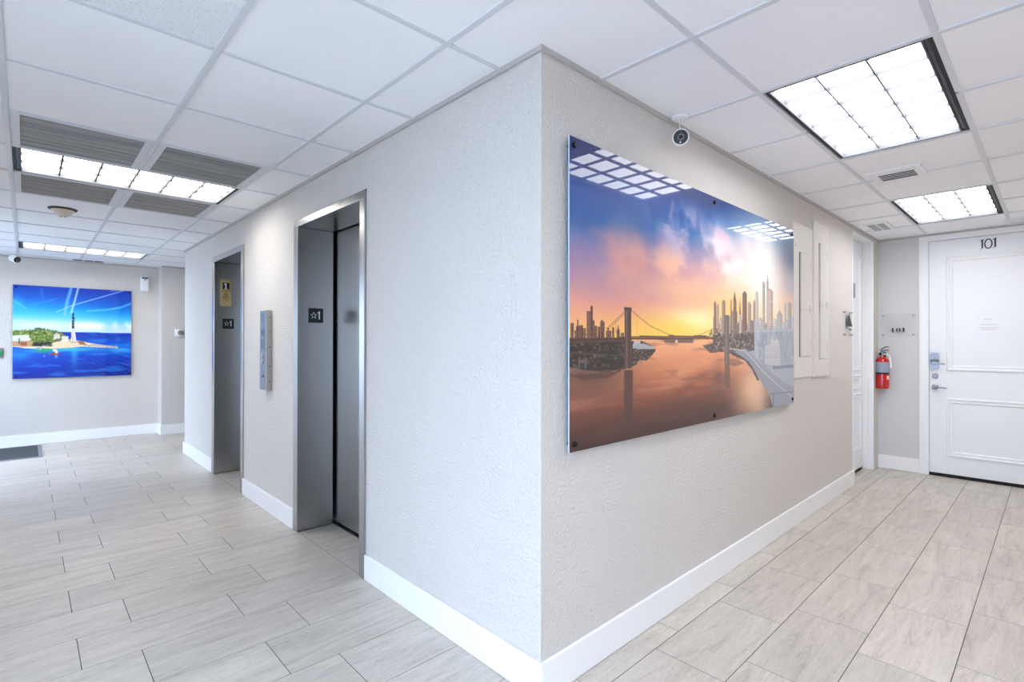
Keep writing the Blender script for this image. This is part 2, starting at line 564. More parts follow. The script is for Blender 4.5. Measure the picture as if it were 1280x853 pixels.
for i, (a, b2, z0, z1) in enumerate(WIN):
    e = bpy.data.objects.new('window_%d' % (i + 1), None); COL.objects.link(e); e.location = (XW, a, z0)
    struct(e, ['wide aluminium lobby window in the street side wall', 'glazed street entrance in aluminium frame beside the mat'][i], 'window')
    b = B()
    mpw = lambda u, v, h: (XW - 0.03 - h, u, v)
    ringplate(b, rect(a, b2, z0, z1), rect(a + 0.06, b2 - 0.06, z0 + 0.06, z1 - 0.06), mpw, 0, 0.07)
    obj('window_frame', b, 'alum', e)
    n = 3 if i == 0 else 2
    for k in range(1, n):
        yy = a + (b2 - a) * k / n
        obj('mullion', box(B(), XW - 0.1, XW - 0.03, yy - 0.03, yy + 0.03, z0 + 0.06, z1 - 0.06), 'alum', e)
    for k in range(n):
        ya, yb = a + (b2 - a) * k / n + 0.04, a + (b2 - a) * (k + 1) / n - 0.04
        obj('pane', box(B(), XW - 0.07, XW - 0.064, ya, yb, z0 + 0.06, z1 - 0.06), 'glass', e)
struct(obj('ground', box(B(), -22, XW - 0.15, -16, 22, -0.2, -0.05), 'pavement'), 'pale paving outside the lobby windows', 'ground')

# baseboards
BH, BT = 0.143, 0.015
def baseboard(name, label, segs):
    b = B()
    for s in segs:
        box(b, *s, 0.001, BH, bev=0.004, seg=2)
    return struct(obj(name, b, 'white'), label, 'baseboard')
bm = B()
prof = lambda: None
baseboard('baseboard_left', 'white baseboard along the elevator wall',
          [(-BT, -0.0005, -BT, EL[0][0] - 0.006), (-BT, -0.0005, EL[0][1] + 0.003, EL[1][0] - 0.003), (-BT, -0.0005, EL[1][1] + 0.003, YA + BT)])
baseboard('baseboard_right', 'white baseboard under the skyline print', [(0.0, XB + BT, -BT, -0.0005)])
baseboard('baseboard_end', 'short white baseboard under the fire extinguisher', [(XE - BT, XE, -0.352, 0.0)])
baseboard('baseboard_far', 'white baseboard along the far lobby wall', [(XW, 0.03 - BT, YF - BT, YF), (0.03 - BT, 0.03, YP - BT, YF)])
baseboard('baseboard_passage', 'white baseboard along the beige passage wall', [(0.03, 3.0, YP - BT, YP)])
baseboard('baseboard_opposite', 'white baseboard along the opposite corridor wall', [(XR, XE, YS, YS + BT)])

# ------------------------------------------------------------------ ceiling grid
XL = [XW, -2.08, -1.475, -0.875, -0.27, 0.355, 0.96, 1.585, 2.18, 2.80, 3.48, 4.06, 4.655, XE]
YL = [YBK, -2.86, -2.25, -1.64, -1.03, -0.42, 0.225, 0.86, 1.49, 2.10, 2.71, 3.31, 3.93, 4.62, 5.28, YA, 6.47, 7.06, 7.66, YF]
LIGHTS = [(0.96, 2.18, -1.03, -0.42), (3.48, 4.655, -1.03, -0.42), (-1.475, -0.27, 2.71, 3.31), (-1.475, -0.27, 6.47, 7.06), (-1.475, -0.27, -2.25, -1.64)]
GRILLES = [(-1.475, -0.875, 2.10, 2.71), (-0.875, -0.27, 2.10, 2.71), (-1.475, -0.875, 3.31, 3.93), (-0.875, -0.27, 3.31, 3.93)]
bm = B()
box(bm, XW - .15, XE + .15, YBK - .15, YF + .15, 2.56, 2.66)
ceiling = struct(obj('ceiling', bm, 'ctile'), 'white suspended ceiling of square acoustic tiles in a metal grid', 'ceiling')
ct_cache = {}
def inside(r, rects):
    cx, cy = (r[0] + r[1]) / 2, (r[2] + r[3]) / 2
    return any(a <= cx <= b2 and c <= cy <= d for a, b2, c, d in rects)
def ceil_tile(x0, x1, y0, y1, m='ctile'):
    if x1 - x0 < 0.03 or y1 - y0 < 0.03: return
    key = (round(x1 - x0, 3), round(y1 - y0, 3), m)
    if key not in ct_cache:
        b = box(B(), 0.002, key[0] - 0.002, 0.002, key[1] - 0.002, 0, 0.018)
        bmesh.ops.recalc_face_normals(b, faces=b.faces[:])
        me = bpy.data.meshes.new('tile'); b.to_mesh(me); b.free(); me.materials.append(MT[m])
        ct_cache[key] = me
    dz = R.uniform(0.0, 0.0015)
    inst('tile', ct_cache[key], (x0, y0, CZ + 0.006 + dz), ceiling)
for i in range(len(XL) - 1):
    for j in range(len(YL) - 1):
        x0, x1, y0, y1 = XL[i], XL[i + 1], YL[j], YL[j + 1]
        if inside((x0, x1, y0, y1), LIGHTS + GRILLES): continue
        if x0 < 0 < x1 and y0 < 0 < y1:               # cut around the wall corner
            b = prism(B(), [(x0 + .002, y0 + .002), (x1 - .002, y0 + .002), (x1 - .002, 0), (0, 0), (0, y1 - .002), (x0 + .002, y1 - .002)], CZ + .006, CZ + .024)
            obj('tile', b, 'ctile', ceiling); continue
        if 0 <= y0 < YA and x1 > 0:
            if x0 >= 0: continue
            x1 = 0.0
        elif y0 < 0 < y1 and x0 >= 0:
            y1 = 0.0
        if y0 < YS - 0.1 and y1 <= YS and x1 > XR:
            if x0 >= XR: continue
            x1 = XR
        if y0 < YS < y1 and x0 >= XR - 0.3:
            y0 = YS
        if y0 >= YA and x1 > 3.0:
            if x0 >= 3.0: continue
            x1 = 3.0
        if y0 >= 7.6 and x0 >= 0: continue
        if y0 >= 7.6 and x1 > 0.03: x1 = 0.03
        pin = (abs(x0 + 1.475) < .01 and abs(y0 - 0.225) < .01)
        ceil_tile(x0, x1, y0, y1, 'cpin' if pin else 'ctile')

def split(lo, hi, holes):
    segs = [(lo, hi)]
    for a, b2 in holes:
        out = []
        for s, e in segs:
            if b2 <= s or a >= e: out.append((s, e)); continue
            if a > s: out.append((s, a))
            if b2 < e: out.append((b2, e))
        segs = out
    return segs
TWD = 0.012
def tee(x0, x1, y0, y1):
    obj('tee', box(B(), x0, x1, y0, y1, CZ, CZ + 0.03, bev=0.0012), 'tee', ceiling)
for x in XL[1:-1]:
    rng = [(YBK, YF)] if x < 0 else ([(YBK, 0)] if x < XR else [(YS, 0)]) + ([(YA, YP)] if x < 3 else [])
    holes = [(c, d) for a, b2, c, d in LIGHTS if a + .02 < x < b2 - .02]
    for lo, hi in rng:
        for s, e in split(lo, hi, holes):
            tee(x - TWD, x + TWD, s, e)
for y in YL[1:-1]:
    if y < YS: lo, hi = XW, XR
    elif y < 0: lo, hi = XW, XE
    elif y < YA - .01: lo, hi = XW, 0.0
    elif y < YP: lo, hi = XW, 3.0
    else: lo, hi = XW, 0.03
    for a, b2 in zip([lo] + [x for x in XL if lo < x < hi], [x for x in XL if lo < x < hi] + [hi]):
        # cross tees between the main runners, shared mesh not needed: thin boxes
        if any(abs(a - l0) < .01 and 0 for l0 in ()): continue
        obj('cross_tee', box(B(), a + TWD if a != lo else a, b2 - TWD if b2 != hi else b2, y - TWD * .9, y + TWD * .9, CZ + 0.0008, CZ + 0.03), 'tee', ceiling)
# wall angles
def angle(x0, x1, y0, y1):
    obj('wall_angle', box(B(), x0, x1, y0, y1, CZ - 0.014, CZ + 0.012), 'angle', ceiling)
angle(-0.013, 0, -0.013, YA + 0.013)
angle(0, XE, -0.013, 0)
angle(XE - 0.013, XE, YS, -0.013)
angle(XW, 0.017, YF - 0.013, YF)
angle(0.03, 3.0, YP - 0.013, YP)

# ------------------------------------------------------------------ ceiling lights
def troffer(label, x0, x1, y0, y1, nx, ny, wide, lamp='lamp'):
    t = thing('ceiling_light', label, 'ceiling light', ((x0 + x1) / 2, (y0 + y1) / 2, CZ + 0.01), 'recessed fluorescent ceiling lights')
    a, b2, c, d = x0 + .014, x1 - .014, y0 + .014, y1 - .014
    mpc = lambda u, v, h: (u, v, CZ + 0.004 + h)
    # black gap all round, then the louvre opening
    g = 0.013
    wx0 = wx1 = wy0 = wy1 = g
    if wide == 'y0': wy0 = 0.028
    if wide == 'x0': wx0 = 0.032
    ia, ib, ic, id_ = a + wx0, b2 - wx1, c + wy0, d - wy1
    ringplate(bb := B(), rect(a, b2, c, d), rect(a + g, b2 - g, c + g, d - g), mpc, 0.004, 0.05)
    obj('gap_frame', bb, 'lampgap', t)
    if wide == 'y0':
        obj('side_channel', box(B(), a + g, b2 - g, c + g, c + wy0, CZ + .012, CZ + .05, bev=.002), 'lampchannel', t)
    else:
        obj('side_channel', box(B(), a + g, a + wx0, c + g, d - g, CZ + .012, CZ + .05, bev=.002), 'lampchannel', t)
    obj('housing', box(B(), a, b2, c, d, CZ + .06, CZ + .075), 'white', t)
    obj('diffuser', box(B(), ia, ib, ic, id_, CZ + .034, CZ + .05), lamp, t)
    lo = B(); ringplate(lo, rect(ia, ib, ic, id_), rect(ia + .006, ib - .006, ic + .006, id_ - .006), mpc, 0.0, 0.03)
    louv = obj('louvre_frame', lo, 'louver', t)
    for k in range(1, nx):
        x = ia + (ib - ia) * k / nx
        hx = .0048 if wide == 'x0' else .0022
        obj('louvre_blade', box(B(), x - hx, x + hx, ic + .006, id_ - .006, CZ + .016, CZ + .032), 'louver', louv)
    for k in range(1, ny):
        y = ic + (id_ - ic) * k / ny
        obj('louvre_blade', box(B(), ia + .006, ib - .006, y - .0030, y + .0030, CZ + .014, CZ + .032), 'louver', louv)
    return t
troffer('fluorescent ceiling light nearest the security camera over the skyline print', *LIGHTS[0], 6, 3, 'y0', 'lamp_corridor')
troffer('fluorescent ceiling light in front of the apartment door', *LIGHTS[1], 6, 3, 'y0', 'lamp_corridor')
troffer('long fluorescent ceiling light between four dark grilles', *LIGHTS[2], 6, 3, 'x0')
troffer('fluorescent ceiling light nearest the lighthouse print wall', *LIGHTS[3], 6, 3, 'x0')
troffer('unseen fluorescent ceiling light added over the open lobby behind the viewpoint', *LIGHTS[4], 6, 3, 'x0')  # added out of view as fill light for lobby and ceiling

# return-air grilles round the lobby light
GL = ['larger dark return air grille above the long light, away from the elevator wall', 'larger dark return air grille above the long light, nearer the elevator wall',
      'smaller dark return air grille below the long light, beside the smoke detector', 'smaller dark return air grille below the long light, nearer the elevator wall']
for (x0, x1, y0, y1), lb in zip(GRILLES, GL):
    t = thing('air_grille', lb, 'grille', ((x0 + x1) / 2, (y0 + y1) / 2, CZ), 'return air grilles around the lobby light')
    a, b2, c, d = x0 + .013, x1 - .013, y0 + .013, y1 - .013
    mpc = lambda u, v, h: (u, v, CZ + h)
    ringplate(bb := B(), rect(a, b2, c, d), rect(a + .035, b2 - .035, c + .014, d - .014), mpc, 0.0, 0.02)
    obj('grille_frame', bb, 'tee', t)
    obj('backing', box(B(), a, b2, c, d, CZ + .022, CZ + .026), 'ventdark', t)
    bb = B(); n = 24
    for k in range(n):
        y = c + .016 + (d - c - .032) * (k + .5) / n
        p0 = [(y - .0042, CZ + .018), (y - .0030, CZ + .018), (y + .0042, CZ + .003), (y + .0030, CZ + .003)]
        v = [bb.verts.new((xx, yy, zz)) for xx in (a + .036, b2 - .036) for yy, zz in p0]
        for q in ((0, 1, 5, 4), (1, 2, 6, 5), (2, 3, 7, 6), (3, 0, 4, 7), (0, 3, 2, 1), (4, 5, 6, 7)):
            bb.faces.new([v[i] for i in q])
    o = obj('vane_bank', bb, 'grille', t); o['kind'] = 'stuff'

# ------------------------------------------------------------------ elevators
def glyph_one(u, v, wd, h, serif=0.0):
    """figure one as a polygon; (u,v) lower left of a cell wd x h"""
    s = wd * .30
    c = u + wd * .55
    pts = [(c - s / 2, v), (c + s / 2, v), (c + s / 2, v + h), (c - s / 2, v + h), (c - s / 2 - wd * .28, v + h * .80), (c - s / 2 - wd * .28, v + h * .68), (c - s / 2, v + h * .80)]
    if serif:
        f = wd * serif
        pts = [(c - s / 2 - f, v), (c + s / 2 + f, v), (c + s / 2 + f, v + h * .08), (c + s / 2, v + h * .12)] + pts[2:] + [(c - s / 2, v + h * .12), (c - s / 2 - f, v + h * .08)]
    return pts

def star(cu, cv, r, k=0.42, rot=math.pi / 2):
    return [(cu + (r if i % 2 == 0 else r * k) * math.cos(rot + i * math.pi / 5), cv + (r if i % 2 == 0 else r * k) * math.sin(rot + i * math.pi / 5)) for i in range(10)]

def elevator(label, y0, y1, gold):
    t = thing('elevator_entrance', label, 'elevator', (0.1, (y0 + y1) / 2, 0), 'stainless steel elevator entrances')
    fx = -0.012
    yj, yk = y1 - 0.075, y0 + 0.062                     # clear opening
    zt = EL_TOP - 0.05
    obj('jamb', box(B(), fx, 0.25, yj, y1, 0.004, zt, bev=.003, seg=2), 'steel', t)
    obj('jamb', box(B(), fx, 0.25, y0, yk, 0.004, zt, bev=.003, seg=2), 'steel', t)
    obj('header', box(B(), fx, 0.25, y0, y1, zt + 0.001, EL_TOP, bev=.003, seg=2), 'steel', t)
    obj('frame_edge', box(B(), -0.003, -0.0005, y1, y1 + .006, 0.15, EL_TOP + .006), 'lampgap', t)
    obj('header_edge', box(B(), -0.003, -0.0005, y0 - .004, y1 + .006, EL_TOP, EL_TOP + .006), 'lampgap', t)
    bb = box(B(), 0.315, 0.33, y0 - .05, y1 + .05, -.01, EL_TOP + .08)
    for ya, yb in ((y0 - .05, y0 - .03), (y1 + .03, y1 + .05)):
        box(bb, T, 0.32, ya, yb, -.01, EL_TOP + .08)
    box(bb, T, 0.32, y0 - .05, y1 + .05, EL_TOP + .06, EL_TOP + .08)
    obj('shaft_lining', bb, 'dark', t)
    obj('door_panel', box(B(), 0.268, 0.305, yk - .02, yj - .007, 0.016, zt + .02, bev=.003, seg=2), 'steel', t)
    obj('sill', box(B(), 0.256, 0.33, yk - .06, yj + .074, -0.06, 0.003), 'steel', t)
    # plates on the far jamb, facing the viewer
    mpj = lambda u, v, h: (u, yj - h, v)
    p = obj('floor_plate', plate(B(), rect(0.066, 0.172, 1.478, 1.582), mpj, 0.0002, 0.004), 'black', t, label='black floor marking plate')
    ringplate(bb := B(), star(0.103, 1.530, .026), star(0.103, 1.530, .0205), mpj, .004, .0055)
    obj('star_mark', bb, 'whiteplastic', p)
    obj('numeral', plate(B(), glyph_one(0.129, 1.503, 0.026, 0.058), mpj, .004, .0055), 'whiteplastic', p)
    if gold:
        q = obj('fire_service_plate', plate(B(), rect(0.043, 0.146, 1.712, 1.985), mpj, 0.0002, 0.003), 'brass', t, label='brass plate with engraved notice')
        obj('display', plate(B(), rect(0.066, 0.128, 1.880, 1.950), mpj, .003, .006), 'black', q)
        obj('numeral', plate(B(), glyph_one(0.070, 1.885, 0.045, 0.060, .22), mpj, .006, .0075), 'whiteplastic', q)
        bb = B()
        for k, (ua, ub) in enumerate(((.055, .135), (.085, .105), (.080, .112), (.070, .122), (.078, .114), (.062, .128), (.068, .122), (.074, .090), (.096, .116))):
            v = 1.862 - k * 0.0125
            plate(bb, rect(ua, ub, v, v + .006), mpj, .003, .0038)
        o = obj('engraved_notice', bb, 'brassdark', q); o['kind'] = 'stuff'
    return t
elevator('stainless steel elevator entrance nearer the wall corner, door half hidden by its frame', *EL[0], False)
elevator('stainless steel elevator entrance farther down the wall with brass plate', *EL[1], True)

# call station between the elevators
t = thing('call_station', 'tall narrow stainless call button box between the two elevators', 'call station', (0, 2.96, 0.96))
obj('case', box(B(), -0.046, -0.001, 2.89, 3.03, 0.962, 1.588, bev=.002, seg=2), 'steel', t)
mps = lambda u, v, h: (-0.046 - h, u, v)
fp = obj('face_plate', plate(B(), rect(2.897, 3.023, .968, 1.582), mps, 0, .0015), 'faceplate', t)
bb = B()
for k, (v, u0, u1) in enumerate(((1.555, 2.93, 2.99), (1.540, 2.92, 3.0), (1.525, 2.925, 2.995), (1.510, 2.93, 2.99), (1.49, 2.94, 2.985))):
    plate(bb, rect(u0, u1, v, v + .006), mps, .0015, .0022)
for v in (1.42, 1.40, 1.385):
    plate(bb, rect(2.925, 2.945, v, v + .03), mps, .0015, .0022); plate(bb, rect(2.965, 2.99, v, v + .025), mps, .0015, .0022)
for u in (2.93, 2.95, 2.97, 2.99):
    plate(bb, rect(u, u + .006, 1.28, 1.36), mps, .0015, .0022)
o = obj('engraved_text', bb, 'blueprint', fp); o['kind'] = 'stuff'
for v, m in ((1.235, 'buttonpink'), (1.185, 'buttonpink')):
    bt = obj('call_button', plate(B(), ellipse(2.96, v, .019, .019), mps, .0015, .007), 'steel', t)
    obj('button_lens', plate(B(), ellipse(2.96, v, .012, .012), mps, .007, .009), m, bt)
kc = obj('key_switch', plate(B(), ellipse(2.955, 1.075, .013, .013), mps, .0015, .010), 'chrome', t)
obj('key_slot', plate(B(), rect(2.9535, 2.9565, 1.067, 1.083), mps, .010, .0108), 'dark', kc)
for v in (1.03, 1.15, 1.30, 1.42, 1.53):
    obj('screw', lathe(B(), [(.004, 0), (.004, .002), (0, .003)], 10, aim((-.02, 2.89, v), (0, -1, 0))), 'dark', t)

# ------------------------------------------------------------------ photo prints (flat ink on acrylic panels)
class Canvas:
    def __init__(s, W, H, asp, seed):
        s.W, s.H, s.asp = W, H, asp
        s.u, s.v = np.meshgrid(np.linspace(0, 1, W), np.linspace(0, 1, H))
        s.c = np.zeros((H, W, 3))
        s.rs = np.random.RandomState(seed)
    def noise(s, fx, fy, octv=4, warp=0.0):
        out = np.zeros((s.H, s.W)); amp, tot = 1.0, 0.0
        u, v = s.u, s.v
        for o in range(octv):
            gx, gy = int(fx * 2 ** o) + 3, int(fy * 2 ** o) + 3
            g = s.rs.rand(gy, gx)
            x = u * (gx - 2.01); y = v * (gy - 2.01)
            xi, yi = x.astype(int), y.astype(int)
            a, b = x - xi, y - yi
            a = a * a * (3 - 2 * a); b = b * b * (3 - 2 * b)
            out += amp * ((g[yi, xi] * (1 - a) + g[yi, xi + 1] * a) * (1 - b) + (g[yi + 1, xi] * (1 - a) + g[yi + 1, xi + 1] * a) * b)
            tot += amp; amp *= 0.5
        return out / tot
    def mix(s, col, m):
        m = np.clip(m, 0, 1)[..., None]
        s.c = s.c * (1 - m) + np.array(col, float) * m
    def ramp(s, t, stops):
        xs = [p[0] for p in stops]
        return np.stack([np.interp(t, xs, [p[1][k] for p in stops]) for k in range(3)], -1)
    def poly(s, pts, col, a=1.0, soft=None):
        xs = [p[0] for p in pts]; ys = [p[1] for p in pts]
        i0, i1 = max(0, int(min(xs) * (s.W - 1))), min(s.W, int(max(xs) * (s.W - 1)) + 2)
        j0, j1 = max(0, int(min(ys) * (s.H - 1))), min(s.H, int(max(ys) * (s.H - 1)) + 2)
        if i1 <= i0 or j1 <= j0: return
        U, V = s.u[j0:j1, i0:i1], s.v[j0:j1, i0:i1]
        ins = np.zeros(U.shape, bool)
        n = len(pts)
        for k in range(n):
            x1, y1 = pts[k]; x2, y2 = pts[(k + 1) % n]
            if y1 == y2: continue
            cond = ((y1 > V) != (y2 > V)) & (U < (x2 - x1) * (V - y1) / (y2 - y1) + x1)
            ins ^= cond
        m = (ins * a)[..., None]
        s.c[j0:j1, i0:i1] = s.c[j0:j1, i0:i1] * (1 - m) + np.array(col, float) * m
    def rect(s, u0, u1, v0, v1, col, a=1.0):
        s.poly([(u0, v0), (u1, v0), (u1, v1), (u0, v1)], col, a)
    def line(s, pts, wd, col, a=1.0, soft=1.0):
        m = np.zeros((s.H, s.W))
        for (x1, y1), (x2, y2) in zip(pts, pts[1:]):
            X, Y = s.u * s.asp, s.v
            dx, dy = (x2 - x1) * s.asp, y2 - y1
            tt = np.clip(((X - x1 * s.asp) * dx + (Y - y1) * dy) / (dx * dx + dy * dy + 1e-9), 0, 1)
            d = np.hypot(X - x1 * s.asp - tt * dx, Y - y1 - tt * dy)
            m = np.maximum(m, np.clip((wd - d) / (wd * soft) , 0, 1))
        s.mix(col, m * a)
    def blob(s, u, v, ru, rv, col, a, p=2.0):
        d = ((s.u - u) / ru) ** 2 + ((s.v - v) / rv) ** 2
        s.mix(col, a * np.exp(-d * p / 2))

def paint_skyline():
    k = Canvas(620, 340, 2.0, 11)
    n1 = k.noise(3, 3, 5); n2 = k.noise(6, 5, 5); n3 = k.noise(14, 3, 4)
    v = k.v + 0.07 * (n1 - .5) * 2 + 0.04 * np.sin(k.u * 5 + 1)
    sky = k.ramp(v + 0.05 * (1 - k.u), [(.36, (252, 190, 60)), (.44, (252, 205, 105)), (.51, (248, 176, 122)), (.60, (232, 158, 136)), (.70, (196, 146, 158)), (.77, (112, 116, 164)), (.84, (26, 88, 160)), (.92, (4, 66, 146)), (1.0, (0, 36, 104))])
    k.c = sky
    # pink and peach cloud banks
    k.mix((236, 160, 140), np.clip((n2 - .45) * 4, 0, 1) * np.exp(-((v - .66) / .12) ** 2) * .7)
    k.mix((150, 128, 165), np.clip((n1 - .5) * 4, 0, 1) * np.exp(-((v - .66) / .08) ** 2) * .5 * (k.u < .5))
    k.blob(.42, .44, .13, .055, (255, 246, 190), .95)
    k.blob(.30, .40, .16, .05, (255, 214, 74), .7)
    k.blob(.36, .56, .16, .05, (248, 196, 150), .5)
    # rays and glow round the hidden sun
    ang = np.arctan2(k.v - .42, (k.u - .78) * 2)
    rays = .5 + .5 * np.sin(ang * 17 + n1 * 7)
    k.blob(.72, .66, .22, .26, (255, 236, 208), .95)
    k.blob(.79, .70, .12, .26, (255, 252, 246), 1.0)
    k.blob(.62, .50, .12, .10, (255, 196, 110), .75)
    k.mix((255, 246, 235), rays * np.clip((n2 - .38) * 3, 0, 1) * np.exp(-(((k.u - .62) / .2) ** 2 + ((k.v - .76) / .12) ** 2)) * .8)
    k.mix((225, 190, 205), np.clip((n3 - .5) * 5, 0, 1) * np.exp(-(((k.u - .45) / .18) ** 2 + ((k.v - .80) / .08) ** 2)) * .7)
    n6 = k.noise(9, 9, 5)
    wisp = np.clip((n6 - .42) * 7, 0, 1) * np.clip((n3 - .30) * 3, 0, 1)
    k.mix((250, 196, 150), np.clip((n6 - .5) * 7, 0, 1) * np.exp(-(((k.u - .42) / .22) ** 2 + ((k.v - .64) / .07) ** 2)) * .8)
    k.mix((160, 128, 160), np.clip((.46 - n6) * 7, 0, 1) * np.exp(-(((k.u - .35) / .25) ** 2 + ((k.v - .70) / .07) ** 2)) * .45)
    k.mix((214, 172, 196), wisp * np.exp(-(((k.u - .50) / .17) ** 2 + ((k.v - .82) / .07) ** 2)) * .85)
    k.mix((226, 190, 205), wisp * np.exp(-(((k.u - .34) / .10) ** 2 + ((k.v - .83) / .07) ** 2)) * .75)
    k.mix((250, 226, 222), wisp * np.exp(-(((k.u - .58) / .20) ** 2 + ((k.v - .72) / .09) ** 2)) * .95)
    k.mix((244, 170, 110), np.clip((n2 - .5) * 6, 0, 1) * np.exp(-(((k.u - .60) / .12) ** 2 + ((k.v - .58) / .08) ** 2)) * .7)
    k.line([(.306, .845), (.316, .905)], .022, (196, 150, 180), .45)
    k.blob(.50, .80, .05, .02, (240, 220, 222), .7)
    k.blob(1.0, .86, .10, .13, (92, 104, 128), .95)
    k.blob(.985, .68, .06, .10, (176, 180, 190), .7)
    k.blob(.97, .60, .05, .03, (240, 200, 170), .6)
    # water
    n4 = k.noise(5, 26, 4); n5 = k.noise(12, 40, 3)
    wv = k.v + .02 * (n4 - .5)
    water = k.ramp(wv, [(0, (72, 48, 44)), (.06, (92, 60, 52)), (.16, (152, 88, 66)), (.24, (212, 134, 94)), (.31, (236, 160, 116)), (.37, (250, 184, 130))])
    wm = (k.v < .365)
    k.c = np.where(wm[..., None], water, k.c)
    k.mix((245, 180, 140), wm * np.clip((n4 - .5) * 3, 0, 1) * .5 * np.clip(k.v * 4, 0.1, 1))
    k.mix((110, 74, 66), wm * np.clip((.45 - n5) * 4, 0, 1) * .45)
    k.mix((240, 190, 150), wm * np.exp(-(((k.u - .70) / .10) ** 2 + ((k.v - .12) / .16) ** 2)) * .9)
    k.mix((248, 205, 165), wm * np.exp(-(((k.u - .75) / .05) ** 2)) * np.clip((.26 - k.v) * 8, 0, 1) * .5)
    k.mix((112, 84, 74), wm * np.exp(-(((k.u - .515) / .03) ** 2)) * np.clip((k.v - .02) * 6, 0, 1) * np.clip((.3 - k.v) * 8, 0, 1) * .55)
    k.mix((96, 72, 66), wm * np.exp(-(((k.u - .05) / .12) ** 2 + ((k.v - .24) / .08) ** 2)) * .8)
    # far shore and barge
    k.rect(.24, .5, .362, .372, (150, 104, 70), .7)
    k.rect(.283, .40, .347, .361, (128, 96, 84))
    k.rect(.326, .336, .347, .358, (220, 190, 170))
    rs = k.rs
    # left bank: buildings
    LB = [(.003, .0113, .410), (.012, .0165, .385), (.0155, .0239, .400), (.0195, .0215, .4218), (.0239, .0324, .404), (.033, .042, .395), (.0433, .0565, .4507), (.0533, .0592, .469), (.0592, .0646, .420), (.0646, .0707, .4026), (.0716, .0784, .400), (.0784, .0908, .416), (.082, .087, .4222), (.094, .1099, .389), (.100, .104, .398), (.1130, .1190, .4008), (.1247, .1345, .394), (.128, .131, .4054), (.1381, .1483, .3824)]
    for a, b, top in LB:
        q = rs.uniform(-12, 12)
        k.rect(a, b, .355, top, (124 + q, 88 + q, 74 + q))
        k.rect(b - .003, b, .355, top, (86 + q, 60 + q, 56 + q))
        for _ in range(6):
            uu, vv = rs.uniform(a, b), rs.uniform(.36, max(.365, top - .01))
            k.rect(uu, uu + .0025, vv, vv + .005, (160, 118, 92), .45)
    k.poly([(0, .36), (.15, .364), (.17, .34), (.195, .29), (.1885, .2665), (.1452, .2515), (.088, .2455), (.03, .2595), (0, .27)], (58, 50, 46))
    for _ in range(260):
        uu, vv = rs.uniform(0, .19), rs.uniform(.262, .35)
        if vv < .262 + max(0, uu - .15) * .6: continue
        c = [(120, 96, 78), (88, 74, 66), (38, 34, 33), (150, 120, 92), (70, 66, 64)][rs.randint(5)]
        k.rect(uu, uu + rs.uniform(.002, .009), vv, vv + rs.uniform(.003, .009), c, .5)
    k.line([(.0, .315), (.10, .305), (.16, .30)], .004, (92, 84, 82), .8)
    k.line([(.0, .262), (.06, .252), (.12, .250), (.185, .268)], .003, (120, 100, 88), .8)
    k.rect(.0216, .0421, .263, .291, (104, 96, 92)); k.rect(.0255, .038, .263, .283, (70, 62, 60)); k.rect(.0216, .0245, .291, .297, (120, 110, 104)); k.rect(.039, .0421, .291, .297, (120, 110, 104))
    k.poly([(.0, .245), (.09, .243), (.145, .25), (.10, .225), (.03, .225)], (88, 62, 56), .7)
    # ferry terminal
    k.poly([(.17, .352), (.209, .351), (.25, .3265), (.252, .317), (.24, .30), (.2207, .28), (.1945, .281), (.17, .258)], (72, 62, 58))
    k.poly([(.176, .345), (.21, .345), (.25, .327), (.248, .322), (.176, .325)], (170, 168, 170))
    k.rect(.178, .20, .345, .353, (190, 186, 186))
    for _ in range(50):
        uu, vv = rs.uniform(.172, .232), rs.uniform(.268, .318)
        k.rect(uu, uu + .004, vv, vv + .004, (130, 112, 98), .8)
    # bridge deck, cables, towers
    k.poly([(0, .3604), (.15, .3665), (.173, .371), (.45, .379), (.49, .3735), (.49, .3626), (.45, .364), (.173, .357), (.15, .352), (0, .3430)], (92, 66, 58))
    k.line([(.0, .354), (.17, .362)], .0035, (66, 50, 48))
    k.line([(.172, .366), (.49, .371)], .0022, (176, 130, 92))
    k.line([(.15, .4582), (.0955, .3923)], .0022, (120, 82, 58)); k.line([(.15, .450), (.099, .389)], .0018, (120, 82, 58))
    for q in np.linspace(0, 1, 9)[1:-1]:
        k.line([(.0955 + .0545 * q, .3923 + .0659 * q), (.0955 + .0545 * q, .37)], .001, (170, 120, 70), .5)
    k.line([(.1728, .4602), (.2323, .4104), (.2973, .3803), (.33, .374)], .0022, (120, 80, 50))
    for q in np.linspace(.18, .28, 12):
        k.line([(q, np.interp(q, [.1728, .2323, .2973], [.46, .41, .38])), (q, .37)], .0008, (190, 130, 60), .35)
    k.line([(.415, .374), (.4912, .4103)], .0022, (140, 100, 70))
    for q in (0, 1, 2, 3):
        k.line([(.24 + q * .06, .37), (.24 + q * .06, .385)], .0012, (120, 80, 50), .7)
    k.rect(.1493, .171, .256, .470, (98, 72, 64)); k.rect(.1535, .158, .256, .462, (124, 94, 80)); k.rect(.1625, .167, .256, .462, (80, 58, 54))
    k.rect(.1480, .1722, .462, .472, (84, 60, 54))
    k.rect(.150, .174, .008, .25, (78, 56, 52), .72); k.rect(.147, .1765, .03, .245, (92, 66, 60), .45)
    # right bank: Manhattan-like towers
    k.poly([(.49, .36), (.49, .425), (.53, .435), (.60, .43), (.66, .445), (.72, .44), (.80, .45), (.88, .44), (1, .45), (1, .36)], (168, 148, 136))
    for _ in range(90):
        uu = rs.uniform(.49, .99); wq = rs.uniform(.006, .016); q = rs.uniform(-22, 26)
        k.rect(uu, uu + wq, .36, rs.uniform(.40, .475), (166 + q, 148 + q, 138 + q), .9)
